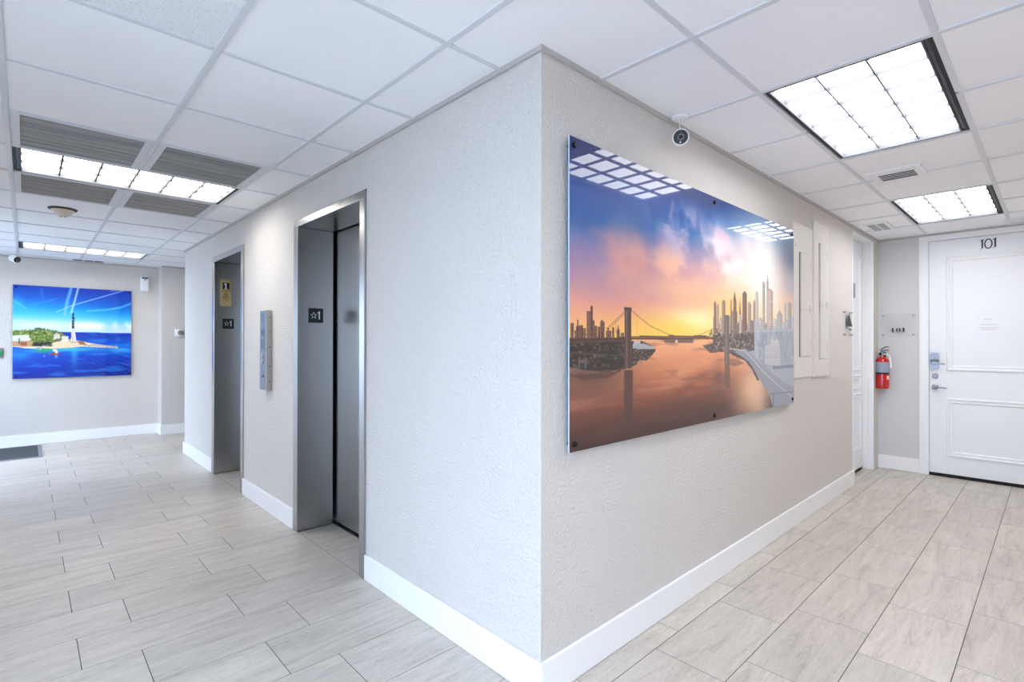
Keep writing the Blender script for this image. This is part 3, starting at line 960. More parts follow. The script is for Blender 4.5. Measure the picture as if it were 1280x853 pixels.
    TW_ = [(.4929, .505, .5258, (150, 118, 98)), (.505, .519, .515, (190, 160, 140)), (.5332, .5517, .5374, (160, 134, 116)), (.522, .535, .46, (196, 170, 150)),
           (.5791, .5851, .546, (146, 120, 104)), (.5851, .616, .4975, (164, 138, 120)), (.593, .611, .545, (140, 114, 100)), (.6249, .6429, .4840, (196, 176, 160)), (.618, .626, .44, (120, 104, 98)),
           (.6462, .6706, .5910, (130, 104, 90)), (.676, .6964, .5415, (180, 154, 138)), (.690, .712, .455, (140, 124, 116)), (.7102, .7386, .557, (158, 138, 126)), (.7229, .7422, .600, (206, 190, 178)),
           (.7422, .7679, .47, (204, 192, 184)), (.7679, .7866, .660, (188, 172, 162)), (.798, .8103, .675, (176, 164, 160)), (.8018, .8409, .628, (206, 178, 164)), (.842, .868, .47, (214, 204, 198)),
           (.8691, .9109, .504, (182, 176, 176)), (.9239, .9387, .567, (196, 188, 184)), (.9529, .9799, .574, (170, 166, 168)), (.935, .955, .47, (190, 186, 186)), (.98, 1.0, .50, (196, 192, 192)), (.905, .93, .455, (196, 192, 192))]
    for a, b, top, c in TW_:
        k.rect(a, b, .36, top, c)
        k.rect(b - (b - a) * .35, b, .36, top, tuple(x * .86 for x in c))
        for _ in range(int(14 * (b - a) / .02)):
            vv = rs.uniform(.37, top)
            k.rect(a, b, vv, vv + .002, tuple(min(255, x * 1.1) for x in c), .4)
        k.rect(a + (b - a) * .2, b - (b - a) * .2, top, top + .008, tuple(x * .95 for x in c))
    k.poly([(.593, .545), (.611, .545), (.6018, .597)], (126, 100, 88))
    k.poly([(.6265, .484), (.636, .484), (.6315, .574)], (120, 92, 78))
    k.poly([(.8, .675), (.809, .675), (.8045, .72)], (176, 164, 160))
    k.line([(.888, .50), (.888, .572)], .003, (160, 152, 152))
    k.poly([(.872, .504), (.908, .504), (.89, .53)], (170, 162, 162))
    # lower city, hazed
    k.poly([(.49, .385), (.62, .39), (.72, .41), (.72, .28), (.63, .29), (.55, .305), (.475, .303), (.44, .336), (.49, .345)], (100, 88, 82))
    for _ in range(220):
        uu, vv = rs.uniform(.47, .72), rs.uniform(.305, .40)
        c = [(150, 136, 126), (84, 76, 74), (64, 58, 58), (190, 176, 166)][rs.randint(4)]
        k.rect(uu, uu + rs.uniform(.004, .012), vv, vv + rs.uniform(.004, .016), c, .5)
    k.poly([(.72, .42), (1, .43), (1, 0), (.8405, 0), (.8196, .0626), (.7689, .1321), (.7208, .2057), (.6839, .2531), (.64, .30), (.72, .31)], (168, 172, 180))
    k.rect(.717, .752, .25, .456, (178, 180, 186)); k.rect(.745, .80, .22, .40, (150, 158, 168)); k.rect(.86, 1.0, .24, .41, (156, 162, 170))
    for _ in range(160):
        uu = rs.uniform(.72, .99); q = rs.uniform(-24, 24); vv = rs.uniform(.20, .40)
        k.rect(uu, uu + rs.uniform(.004, .014), vv, vv + rs.uniform(.01, .05), (166 + q, 170 + q, 178 + q), .6)
    for q in range(12):
        k.rect(.72 + q * .0235, .7215 + q * .0235, .22, .42, (160, 166, 176), .6)
    k.poly([(.784, .331), (.82, .3425), (.8357, .383), (.8463, .363), (.879, .367), (.8933, .322), (.8955, .22), (.784, .235)], (196, 192, 192))
    for q in range(9):
        k.rect(.786, .893, .235 + q * .011, .2385 + q * .011, (160, 160, 166), .7)
    k.rect(.84, 1.0, .205, .222, (112, 120, 134), .8)
    # shore road
    k.poly([(.60, .305), (.66, .32), (.74, .262), (.84, .185), (.95, .112), (1, .098), (1, .0), (.8405, .0), (.8196, .0626), (.7689, .1321), (.7208, .2057), (.6839, .2531), (.63, .288)], (150, 152, 160))
    k.poly([(.55, .31), (.63, .288), (.6839, .2531), (.7208, .2057), (.75, .155), (.735, .155), (.70, .215), (.66, .26), (.60, .285)], (84, 80, 82))
    k.line([(.573, .32), (.657, .3095), (.7208, .2513), (.7789, .1937), (.8841, .1113), (1.0, .0284)], .0035, (228, 222, 218), .95)
    k.line([(.657, .317), (.74, .258), (.84, .181), (.953, .108), (1, .094)], .0028, (196, 180, 172), .9)
    k.line([(.66, .308), (.74, .245), (.84, .165), (.95, .09), (1, .066)], .002, (206, 176, 160), .8)
    k.line([(.82, .075), (1.0, .065)], .004, (84, 92, 108), .8)
    k.rect(.84, .845, 0, .07, (90, 98, 112), .8)
    k.poly([(.545, .27), (.62, .268), (.66, .245), (.60, .238), (.55, .245)], (120, 92, 80), .6)
    # second bridge tower
    k.rect(.5465, .5735, .245, .475, (116, 100, 92)); k.rect(.5535, .559, .25, .46, (140, 122, 110))
    k.rect(.548, .576, .135, .245, (116, 92, 80), .8)
    k.line([(.49, .368), (.72, .374)], .005, (104, 90, 86), .9)
    k.line([(.70, .405), (1.0, .425)], .003, (214, 214, 216), .6)
    return k

def paint_lighthouse():
    k = Canvas(280, 276, 1.0, 5)
    n1 = k.noise(4, 4, 5); n2 = k.noise(9, 6, 4); n3 = k.noise(5, 30, 4)
    t = k.v + .05 * (n1 - .5)
    k.c = k.ramp(t + .06 * (k.u - .5) * (k.v > .6), [(.5, (196, 226, 242)), (.58, (168, 220, 245)), (.66, (92, 200, 240)), (.75, (20, 150, 228)), (.84, (6, 96, 205)), (1, (4, 52, 176))])
    k.mix((60, 195, 240), np.clip((n1 - .42) * 4, 0, 1) * np.exp(-(((k.u - .12) / .3) ** 2 + ((k.v - .76) / .10) ** 2)) * .8)
    k.mix((245, 248, 250), np.clip((n2 - .30) * 4, 0, 1) * (k.u > .45) * np.exp(-((k.v - .575) / .045) ** 2))
    k.mix((232, 243, 250), np.exp(-(((k.u - .25) / .35) ** 2 + ((k.v - .57) / .05) ** 2)) * .8)
    k.line([(.461, .9935), (.4308, .855), (.4061, .69)], .022, (120, 200, 245), .85)
    k.line([(.5197, .9979), (.4872, .8309), (.4619, .72)], .014, (190, 226, 250), .95)
    k.line([(.9259, .9995), (.4719, .8027), (.3409, .7218)], .009, (170, 218, 248), .9)
    k.line([(.9955, .8517), (.90, .80), (.7807, .7691), (.60, .745)], .018, (90, 195, 242), .9)
    k.line([(.8, .985), (.9, 1.0)], .010, (120, 190, 245), .6)
    k.line([(.0, .836), (.109, .7446)], .014, (110, 200, 242), .7)
    k.line([(.118, .7778), (.34, .87)], .010, (60, 165, 232), .6)
    k.line([(.22, .97), (.23, .87)], .02, (30, 120, 220), .7)
    k.mix((235, 240, 250), np.clip((n1 - .5) * 5, 0, 1) * np.exp(-(((k.u - .35) / .15) ** 2 + ((k.v - .67) / .03) ** 2)) * .6)
    wm = k.v < np.interp(k.u, [0, 1], [.507, .4997])
    wat = k.ramp(k.v + .02 * (n3 - .5), [(0, (4, 40, 150)), (.15, (4, 56, 178)), (.28, (4, 80, 200)), (.36, (6, 92, 205)), (.44, (10, 62, 176)), (.5, (12, 48, 168))])
    k.c = np.where(wm[..., None], wat, k.c)
    ripple = .5 + .5 * np.sin((k.v * 120 + k.u * 60) + n1 * 14)
    k.mix((2, 24, 110), wm * ripple * np.clip((k.u - .4) * 2, 0, 1) * np.clip((.3 - k.v) * 5, 0, 1) * .6)
    k.mix((40, 140, 230), wm * np.clip((n3 - .56) * 6, 0, 1) * .5)
    k.mix((20, 150, 215), wm * np.exp(-(((k.u - .05) / .1) ** 2 + ((k.v - .25) / .06) ** 2)) * .6)
    k.mix((70, 190, 225), wm * np.exp(-((k.u - .49) / .03) ** 2) * np.clip(k.v * 3.2 - .15, 0, 1) * np.clip((.35 - k.v) * 20, 0, 1) * .8)
    k.mix((60, 190, 215), wm * np.exp(-(((k.u - .45) / .25) ** 2 + ((k.v - .31) / .025) ** 2)) * .9)
    k.mix((90, 190, 235), wm * np.exp(-(((k.u - .9) / .12) ** 2 + ((k.v - .30) / .03) ** 2)) * .7)
    k.blob(.24, .30, .07, .022, (40, 170, 80), .9)
    # island: beach, trees, houses
    k.poly([(0, .345), (.10, .325), (.2, .328), (.31, .318), (.4735, .33), (.556, .342), (.62, .338), (.87, .322), (.875, .337), (.68, .368), (.556, .40), (.46, .42), (.3, .44), (0, .45)], (236, 214, 176))
    k.poly([(0, .345), (.06, .335), (.15, .345), (.25, .40), (.1, .43), (0, .42)], (196, 150, 112))
    k.poly([(.0, .40), (.15, .41), (.14, .47), (0, .47)], (222, 226, 228))
    k.line([(.0, .345), (.10, .332), (.22, .312)], .006, (235, 242, 246), .8)
    rs = k.rs
    k.poly([(0, .46), (0, .513), (.12, .517), (.21, .53), (.31, .513), (.39, .487), (.45, .435), (.30, .38), (.18, .355), (.14, .40), (.12, .47)], (108, 132, 52))
    for _ in range(420):
        uu, vv = rs.uniform(0, .40), rs.uniform(.37, .53)
        top = np.interp(uu, [0, .2, .32, .4], [.513, .535, .512, .48]); low = np.interp(uu, [0, .12, .16, .3, .4], [.475, .465, .365, .39, .42])
        if not low < vv < top: continue
        c = [(150, 160, 60), (70, 96, 40), (34, 48, 32), (206, 190, 112), (96, 150, 44), (50, 90, 40), (190, 176, 120)][rs.randint(7)]
        k.blob(uu, vv, .006, .007, c, .9)
    for _ in range(60):
        uu = rs.uniform(.16, .30); vv = rs.uniform(.352, .385)
        k.blob(uu, vv, .012, .009, (46, 50, 48), .7)
    for _ in range(26):
        uu = rs.uniform(.16, .42)
        vv = np.interp(uu, [0, .2, .32, .42], [.513, .537, .515, .48])
        k.blob(uu, vv, .006, .010, (40, 84, 44), .8)
    for a, b, c, d, col in ((.32, .37, .42, .47, (226, 214, 205)), (.385, .44, .40, .455, (232, 226, 220)), (.34, .375, .40, .43, (112, 100, 92)), (.44, .47, .40, .425, (176, 188, 92)), (.06, .11, .355, .39, (150, 84, 66)), (.045, .055, .37, .43, (70, 74, 60))):
        k.rect(a, b, c, d, col, .9)
    k.poly([(.315, .47), (.375, .47), (.345, .495)], (200, 180, 172))
    k.poly([(.51, .40), (.56, .405), (.60, .36), (.54, .362)], (160, 104, 70))
    for q in range(34):
        uu = .57 + q * .0088
        k.blob(uu, .358 - (uu - .57) * .07 + rs.uniform(-.006, .006), .005, .006, (36, 46, 66) if q % 2 else (226, 232, 238), 1.0)
    # lighthouse
    k.poly([(.460, .385), (.508, .385), (.4925, .545), (.4665, .545)], (228, 226, 226))
    k.poly([(.472, .385), (.480, .385), (.4785, .545), (.4745, .545)], (196, 176, 170)); k.poly([(.488, .385), (.494, .385), (.4875, .545), (.4840, .545)], (206, 196, 196))
    k.rect(.455, .512, .380, .40, (196, 170, 150), .8)
    k.poly([(.4676, .543), (.4913, .543), (.4878, .667), (.4703, .667)], (26, 50, 92))
    k.rect(.463, .495, .655, .668, (22, 40, 74)); k.rect(.471, .487, .668, .70, (30, 56, 100)); k.poly([(.468, .70), (.490, .70), (.479, .724)], (20, 36, 66))
    for vv in (.575, .605, .635):
        k.rect(.476, .481, vv, vv + .012, (120, 150, 190))
    # boat
    k.poly([(.28, .262), (.30, .248), (.36, .250), (.375, .264), (.36, .272), (.30, .272)], (150, 66, 60))
    k.poly([(.312, .27), (.312, .312), (.345, .312), (.352, .285), (.352, .27)], (236, 238, 240)); k.rect(.315, .33, .272, .29, (70, 96, 130))
    k.blob(.34, .235, .012, .02, (170, 200, 235), .7)
    k.blob(.244, .238, .006, .006, (230, 240, 250), .9)
    return k

def wall_print(name, label, mapuv, wu, hv, canvas, root, thick, studs, gap):
    t = thing(name, label, 'wall print', root)
    k = canvas
    W, H = k.W, k.H
    off = root_loc(t)
    P0 = np.array(mapuv(0, 0, 0)); PU = np.array(mapuv(wu, 0, 0)) - P0; PV = np.array(mapuv(0, hv, 0)) - P0
    N = np.array(mapuv(0, 0, 1)) - P0
    co = P0[None, None] + k.u[..., None] * PU + k.v[..., None] * PV + N * 0.0004 - np.array(off)
    me = bpy.data.meshes.new('print')
    idx = np.arange(W * H).reshape(H, W)
    q = np.stack([idx[:-1, :-1], idx[:-1, 1:], idx[1:, 1:], idx[1:, :-1]], -1).reshape(-1, 4)
    if np.dot(np.cross(PU, PV), N) < 0: q = q[:, ::-1]
    nq = len(q)
    me.vertices.add(W * H); me.vertices.foreach_set('co', co.reshape(-1).astype(np.float32))
    me.loops.add(nq * 4); me.loops.foreach_set('vertex_index', q.reshape(-1).astype(np.int32))
    me.polygons.add(nq); me.polygons.foreach_set('loop_start', np.arange(0, nq * 4, 4, dtype=np.int32))
    c = np.clip(k.c, 0, 255) / 255
    lin = np.where(c <= .04045, c / 12.92, ((c + .055) / 1.055) ** 2.4)
    col = np.ones((W * H, 4), np.float32); col[:, :3] = lin.reshape(-1, 3)
    me.update(calc_edges=True)
    at = me.attributes.new('ink', 'FLOAT_COLOR', 'POINT')
    at.data.foreach_set('color', col.reshape(-1))
    me.materials.append(MT['print'])
    o = bpy.data.objects.new('print', me); COL.objects.link(o); o.parent = t
    obj('acrylic_panel', plate(B(), rect(0, wu, 0, hv), mapuv, -thick, 0.0), 'acryl_edge', t)
    for u, v in studs:
        bb = B()
        ax = Vector(N)
        base = Vector(mapuv(u, v, -thick - gap))
        lathe(bb, [(0.0, 0), (.0085, 0), (.0085, gap + thick), (.0125, gap + thick + .0006), (.0125, gap + thick + .005), (.010, gap + thick + .0075), (0, gap + thick + .008)], 20, aim(base, ax))
        obj('standoff', bb, 'blackmetal', t, smooth=True)
    return t
U0, V0, WU, HV = 0.127, 0.908, 2.472, 1.232
wall_print('skyline_print', 'large glossy sunset print of a city skyline with suspension bridge', lambda u, v, h: (U0 + u, -0.03 - h, V0 + v), WU, HV, paint_skyline(),
           (U0 + WU / 2, 0, V0), 0.006, [(.03, .03), (.03, HV - .03), (1.228, .028), (1.228, HV - .03), (WU - .03, .03), (WU - .03, HV - .03)], 0.023)
wall_print('lighthouse_print', 'glossy blue seascape print with a lighthouse island', lambda u, v, h: (-1.52 + u, 7.80 - h, 0.868 + v), 1.224, 1.206, paint_lighthouse(),
           (-0.91, YF, 0.868), 0.006, [(.03, .03), (.03, 1.176), (1.194, .03), (1.194, 1.176)], 0.023)

# ------------------------------------------------------------------ access panels painted like the wall
def access_panel(label, x0, x1, z0, z1, dx0, dx1, dz0, dz1, proud, latch):
    t = thing('access_panel', label, 'access panel', ((x0 + x1) / 2, 0, z0), 'painted access panels')
    mp = lambda u, v, h: (u, -h, v)
    ringplate(bb := B(), rect(x0, x1, z0, z1), rect(dx0, dx1, dz0, dz1), mp, 0.0005, proud)
    obj('trim_plate', bb, 'panelpaint', t)
    obj('back_box', plate(B(), rect(dx0 - .002, dx1 + .002, dz0 - .002, dz1 + .002), mp, 0.0005, proud * .3), 'dark', t)
    d = obj('panel_door', plate(B(), rect(dx0 + .036, dx1 - .003, dz0 + .003, dz1 - .003), mp, proud * .3, proud + .003), 'panelpaint', t)
    for v in (dz0 + .09, dz1 - .08):
        obj('hinge', box(B(), dx1 - .012, dx1 + .010, -proud - .007, -proud + .001, v - .035, v + .035, bev=.002), 'panelpaint', t)
    bb = box(B(), dx0 + .03, dx1 - .03, -proud - .006, -proud - .001, latch - .008, latch + .008, bev=.002)
    box(bb, dx0 + .02, dx0 + .035, -proud - .012, -proud - .001, latch - .022, latch + .022, bev=.002)
    box(bb, dx1 - .04, dx1 - .025, -proud - .012, -proud - .001, latch - .026, latch + .026, bev=.002)
    obj('latch', bb, 'panelpaint', d)
    for u in (x0 + .05, x1 - .05):
        for v in (dz0 - .04, dz1 + .04):
            bb = lathe(B(), [(.009, 0), (.009, .003), (0, .005)], 12, aim((u, -proud, v), (0, -1, 0)))
            obj('screw', bb, 'panelpaint', t)
    return t
access_panel('greige painted access panel next to the skyline print', 2.66, 3.085, 1.078, 2.225, 2.785, 3.045, 1.232, 2.018, 0.008, 1.60)
access_panel('taller greige painted access panel farther from the skyline print', 3.10, 3.485, 1.070, 2.305, 3.215, 3.435, 1.206, 2.140, 0.016, 1.645)

# ------------------------------------------------------------------ acrylic signs
def sign_studs(t, mp, u0, u1, v0, v1, n):
    for u in (u0 + .018, u1 - .018):
        for v in (v0 + .018, v1 - .018):
            bb = lathe(B(), [(0, 0), (.006, 0), (.006, .018), (.0095, .0185), (.0095, .023), (0, .024)], 14, aim(mp(u, v, 0), n))
            obj('standoff', bb, 'chrome', t, smooth=True)
mpe = lambda u, v, h: (XE - h, -u, v)                 # u runs toward the viewer's right
t = thing('door_sign', 'clear acrylic room plaque with black numerals above the fire extinguisher', 'sign', (XE, -0.18, 1.405))
obj('acrylic_plate', plate(B(), rect(.032, .326, 1.405, 1.645), mpe, .014, .018), 'clear', t)
sign_studs(t, mpe, .032, .326, 1.405, 1.645, (-1, 0, 0))
def serif_one(u, v, wd, h):
    c = u + wd / 2; s = wd * .22
    return [(c - wd * .42, v), (c + wd * .42, v), (c + wd * .42, v + h * .07), (c + s, v + h * .11), (c + s, v + h), (c - s * .2, v + h), (c - wd * .42, v + h * .86), (c - wd * .42, v + h * .78), (c - s, v + h * .82), (c - s, v + h * .11), (c - wd * .42, v + h * .07)]
gl = 0.042
obj('numeral', plate(B(), serif_one(.117, 1.455, .032, gl), mpe, .018, .0195), 'ink', t)
ringplate(bb := B(), ellipse(.180, 1.455 + gl / 2, .0205, gl / 2), ellipse(.180, 1.455 + gl / 2, .0075, gl / 2 * .8), mpe, .018, .0195)
obj('numeral', bb, 'ink', t)
obj('numeral', plate(B(), serif_one(.210, 1.455, .032, gl), mpe, .018, .0195), 'ink', t)

mpr = lambda u, v, h: (u, -h, v)
t = thing('notice_sign', 'clear acrylic notice with black pictogram at the end of the print wall', 'sign', (4.07, 0, 1.395))
obj('acrylic_plate', plate(B(), rect(3.935, 4.20, 1.395, 1.635), mpr, .014, .018), 'clear', t)
sign_studs(t, mpr, 3.935, 4.20, 1.395, 1.635, (0, -1, 0))
bb = B()
plate(bb, [(4.035, 1.49), (4.18, 1.49), (4.18, 1.515), (4.155, 1.515), (4.155, 1.540), (4.13, 1.540), (4.13, 1.565), (4.105, 1.565), (4.105, 1.588), (4.035, 1.588)], mpr, .018, .019)
obj('stair_mark', bb, 'ink', t)
bb = B()
plate(bb, ellipse(4.092, 1.607, .012, .012, 14), mpr, .018, .019)
plate(bb, [(4.078, 1.588), (4.106, 1.588), (4.110, 1.597), (4.074, 1.597)], mpr, .018, .019)
obj('figure_mark', bb, 'ink', t)
bb = B()
for k in range(5):
    plate(bb, rect(4.085 + k * .016, 4.096 + k * .016, 1.455, 1.470), mpr, .018, .019)
obj('caption', bb, 'ink', t)

# ------------------------------------------------------------------ recessed side door
JX = 5.09
d2 = bpy.data.objects.new('door_2', None); COL.objects.link(d2); d2.location = (4.68, 0.1, 0)
struct(d2, 'white panelled side door set back in a recess by the end wall', 'door')
mpd = lambda u, v, h: (u, 0.10 - h, v)
obj('door_slab', plate(B(), rect(4.29, JX - .006, .03, 2.395), mpd, -.045, 0.0), 'door', d2)
for v0, v1 in ((1.05, 2.25), (.22, .82), (.86, 1.01)):
    obj('moulding', moulding(B(), 4.38, 4.99, v0, v1, .05, .012, mpd), 'door', d2)
obj('door_tag', plate(B(), rect(4.60, 4.80, 1.80, 1.95), mpd, .0, .003), 'chrome', d2)
bb = B()
box(bb, JX - .0005, JX + .004, 0.0, 0.10, 0.0, 2.405)
for a, b2, h in ((0.008, .022, .006), (.03, .048, .010), (.055, .075, .006)):
    box(bb, JX - h, JX, a, b2, 0.0, 2.405, bev=.002)
obj('door_jamb', bb, 'white', d2)
obj('door_head', box(B(), XB, JX, 0.0, 0.10, 2.398, 2.405), 'white', d2)
bb = box(B(), XB - .001, XB + .012, -.004, 0.12, 0.0, 2.405, bev=.002)
obj('door_jamb', bb, 'white', d2)

# ------------------------------------------------------------------ apartment door
d1 = bpy.data.objects.new('door_1', None); COL.objects.link(d1); d1.location = (XE, (DY0 + DY1) / 2, 0)
struct(d1, 'white two panel apartment door with dark number above', 'door')
mpx = lambda u, v, h: (XE + 0.012 - h, u, v)          # u = world y
obj('door_slab', plate(B(), rect(DY0 + .004, DY1 - .004, .03, DZ - .004), mpx, -.045, 0.0), 'door', d1)
for v0, v1 in ((1.062, 2.203), (.205, .79)):
    obj('moulding', moulding(B(), DY0 + .137, DY1 - .137, v0, v1, .055, .014, mpx), 'door', d1)
obj('door_gap', box(B(), XE + .005, XE + .06, DY0, DY1, 0.0005, .03), 'dark', d1)
mpcs = lambda u, v, h: (XE - h, u, v)
for (a, b2, c, d) in ((DY1 - .002, -.352, 0, DZ - .001), (-1.421, DY0 + .002, 0, DZ - .001)):
    bb = B()
    box(bb, XE - .012, XE, a, b2, c, d, bev=.003)
    lo, hi = (b2 - .022, b2) if a > -1 else (a, a + .022)
    box(bb, XE - .02, XE - .011, lo, hi, c, d, bev=.003)
    obj('casing', bb, 'white', d1)
bb = box(B(), XE - .012, XE, -1.421, -.352, DZ, 2.425, bev=.003)
box(bb, XE - .02, XE - .011, -1.421, -.352, 2.405, 2.425, bev=.003)
obj('casing', bb, 'white', d1)
# stylised numerals on the door top rail
mpn = lambda u, v, h: (XE + 0.012 - h, -u, v)
def art_one(u, v, h):
    return [(u, v - .006), (u + .014, v + .006), (u + .026, v + .012), (u + .026, v + h * .86), (u + .031, v + h), (u + .020, v + h * .97), (u + .002, v + h * .84), (u + .013, v + h * .84), (u + .015, v + h * .12)]
obj('numeral', plate(B(), art_one(.814, 2.243, .096), mpn, 0, .006), 'navy', d1)
ringplate(bb := B(), ellipse(.877, 2.291, .030, .049), ellipse(.877, 2.291, .0205, .0395), mpn, 0, .006)
obj('numeral', bb, 'navy', d1)
obj('numeral', plate(B(), art_one(.905, 2.243, .098), mpn, 0, .006), 'navy', d1)
# posted notice
pn = obj('paper_notice', plate(B(), rect(.775, .985, 1.37, 1.65), mpn, .0003, .0012), 'paper', d1)
bb = B()
for v, ua, ub in ((1.565, .845, .905), (1.512, .818, .940), (1.482, .805, .955), (1.465, .825, .935)):
    u = ua
    while u < ub:
        wl = R.uniform(.010, .024)
        plate(bb, rect(u, min(ub, u + wl), v, v + .006), mpn, .0012, .0014)
        u += wl + .004
o = obj('notice_text', bb, 'faintink', pn); o['kind'] = 'stuff'
# keypad lever lock, deadbolt and lower lever
def rrect(u0, u1, v0, v1, r, n=5):
    out = []
    for cu, cv, a in ((u1 - r, v1 - r, 0), (u0 + r, v1 - r, 1), (u0 + r, v0 + r, 2), (u1 - r, v0 + r, 3)):
        for i in range(n + 1):
            th = math.pi / 2 * (a + i / n)
            out.append((cu + r * math.cos(th), cv + r * math.sin(th)))
    return out
lk = obj('keypad_lock', plate(B(), rrect(.438, .510, 1.078, 1.240, .02), mpn, 0, .022), 'chrome', d1)
obj('keypad', plate(B(), rrect(.447, .501, 1.182, 1.230, .012), mpn, .022, .027), 'chrome', lk)
bb = B()
for i in range(3):
    for j in range(2):
        plate(bb, ellipse(.459 + i * .015, 1.194 + j * .02, .0045, .0045, 10), mpn, .027, .0295)
obj('keypad_buttons', bb, 'greyplastic', lk)
obj('dark_band', plate(B(), rect(.439, .509, 1.135, 1.176), mpn, .022, .0235), 'greyplastic', lk)
bb = lathe(B(), [(.020, 0), (.020, .03), (.014, .045), (0, .045)], 18, aim(mpn(.474, 1.14, .02), (-1, 0, 0)))
tube(bb, [mpn(.474, 1.14, .055), mpn(.50, 1.138, .058), mpn(.545, 1.132, .056), mpn(.562, 1.130, .05)], [.010, .009, .007, .006])
obj('lever', bb, 'chrome', lk, smooth=True)
bb = lathe(B(), [(.024, 0), (.024, .010), (.018, .018), (.017, .016), (0, .016)], 22, aim(mpn(.478, 1.005, 0), (-1, 0, 0)))
db = obj('deadbolt', bb, 'chrome', d1, smooth=True)
obj('key_slot', plate(B(), rect(.4765, .4795, .996, 1.008), mpn, .0155, .0168), 'dark', db)
bb = lathe(B(), [(.027, 0), (.027, .010), (.015, .018), (.013, .04), (0, .04)], 22, aim(mpn(.478, .895, 0), (-1, 0, 0)))
tube(bb, [mpn(.478, .895, .045), mpn(.51, .893, .05), mpn(.575, .889, .048)], [.010, .009, .007])
obj('lever', bb, 'chrome', d1, smooth=True)

# ------------------------------------------------------------------ fire extinguisher
EX, EY = XE - 0.082, -0.052
t = thing('fire_extinguisher', 'red fire extinguisher hanging on the end wall beside the side door', 'extinguisher', (EX, EY, .857))
m0 = Matrix.Translation((EX, EY, 0))
obj('cylinder', lathe(B(), [(0, .862), (.052, .857), (.060, .866), (.061, .90), (.061, 1.135), (.056, 1.158), (.042, 1.176), (.024, 1.186), (.018, 1.20), (0, 1.20)], 32, m0), 'red', t, smooth=True)
bb = B()
seg = 26
for k in range(seg):
    a0, a1 = math.radians(120 + 200 * k / seg), math.radians(120 + 200 * (k + 1) / seg)
    v = [bb.verts.new((EX + .0618 * math.cos(a), EY + .0618 * math.sin(a), z)) for a, z in ((a0, 1.028), (a1, 1.028), (a1, 1.138), (a0, 1.138))]
    bb.faces.new(v)
obj('instruction_label', bb, 'silverlabel', t, smooth=True)
bb = B()
for k in range(6):
    a0, a1 = math.radians(232 + 26 * k / 6), math.radians(232 + 26 * (k + 1) / 6)
    bb.faces.new([bb.verts.new((EX + .0618 * math.cos(a), EY + .0618 * math.sin(a), z)) for a, z in ((a0, .955), (a1, .955), (a1, .995), (a0, .995))])
obj('inspection_tag', bb, 'cream', t)
bb = lathe(B(), [(.0615, 1.008), (.0632, 1.010), (.0632, 1.026), (.0615, 1.028)], 32, m0)
obj('strap', bb, 'black', t, smooth=True)
obj('wall_bracket', box(B(), EX + .055, XE - .0005, EY - .02, EY + .02, .90, 1.24, bev=.003), 'black', t)
obj('valve', lathe(B(), [(.017, 1.195), (.017, 1.225), (.012, 1.235), (.012, 1.25), (0, 1.25)], 16, m0), 'chrome', t, smooth=True)
bb = B()
tube(bb, [(EX + .02, EY + .018, 1.245), (EX, EY, 1.252), (EX - .03, EY - .04, 1.262), (EX - .05, EY - .065, 1.262)], [.007, .008, .007, .006], 8)
tube(bb, [(EX + .01, EY + .01, 1.262), (EX - .005, EY - .008, 1.282), (EX - .04, EY - .045, 1.300), (EX - .06, EY - .07, 1.296)], [.006, .007, .006, .005], 8)
obj('handle', bb, 'greyplastic', t, smooth=True)
obj('gauge', lathe(B(), [(0, 0), (.014, 0), (.014, .010), (.011, .013), (0, .013)], 18, aim((EX - .012, EY + .012, 1.222), (-.8, .3, 0))), 'black', t, smooth=True)
bb = tube(B(), [(EX, EY - .012, 1.222), (EX - .01, EY - .045, 1.218), (EX - .012, EY - .068, 1.195), (EX - .010, EY - .075, 1.14), (EX - .008, EY - .075, 1.08)], [.008, .008, .009, .010, .011], 10)
obj('hose', bb, 'whiteplastic', t, smooth=True)
obj('pull_pin', tube(B(), [(EX - .02, EY + .03, 1.268), (EX - .02, EY - .005, 1.268)], .003, 6), 'green', t)

# ------------------------------------------------------------------ security cameras
def dome_cam(label, base, head, d, r, ln):
    t = thing('security_camera', label, 'security camera', base, 'white security cameras')
    x, y, z = base
    obj('mount', lathe(B(), [(0, z), (.041, z), (.042, z - .006), (.036, z - .012), (.012, z - .016), (0, z - .016)], 28, Matrix.Translation((x, y, 0))), 'whiteplastic', t, smooth=True)
    hx = Vector(head)
    back = hx - Vector(d).normalized() * ln * .45
    obj('stem', tube(B(), [(x, y, z - .014), (x, y, back.z + .015), (back.x, back.y, back.z)], [.0065, .0065, .0085], 10), 'whiteplastic', t, smooth=True)
    mx = aim(hx - Vector(d).normalized() * ln, d)
    h = obj('camera_head', lathe(B(), [(0, 0), (r * .55, .002), (r * .85, ln * .15), (r, ln * .4), (r, ln * .96), (r * .97, ln), (r * .88, ln), (r * .86, ln * .97), (0, ln * .97)], 32, mx), 'whiteplastic', t, smooth=True)
    f = obj('front_glass', lathe(B(), [(r * .87, ln * .97), (r * .86, ln * .995), (0, ln * 1.0)], 32, mx), 'black', h, smooth=True)
    obj('lens_ring', lathe(B(), [(r * .40, ln), (r * .40, ln + .003), (r * .30, ln + .003), (r * .27, ln + .0005), (0, ln + .001)], 24, mx), 'greyplastic', h, smooth=True)
    obj('lens', lathe(B(), [(r * .25, ln + .001), (r * .18, ln + .004), (0, ln + .005)], 20, mx), 'black', h, smooth=True)
    for px, py, rr, m in ((-.05, -.62, .10, 'whiteplastic'), (.02, .60, .07, 'greyplastic')):
        bb = lathe(B(), [(r * rr, ln), (r * rr, ln + .0015), (0, ln + .0015)], 12, mx @ Matrix.Translation((r * px, r * py, 0)))
        obj('status_dot', bb, m, h)
    return t
dome_cam('white round security camera hanging from the ceiling above the skyline print', (0.925, -0.058, CZ + .004), (0.885, -0.085, 2.326), (-.85, -.48, -.16), .039, .05)
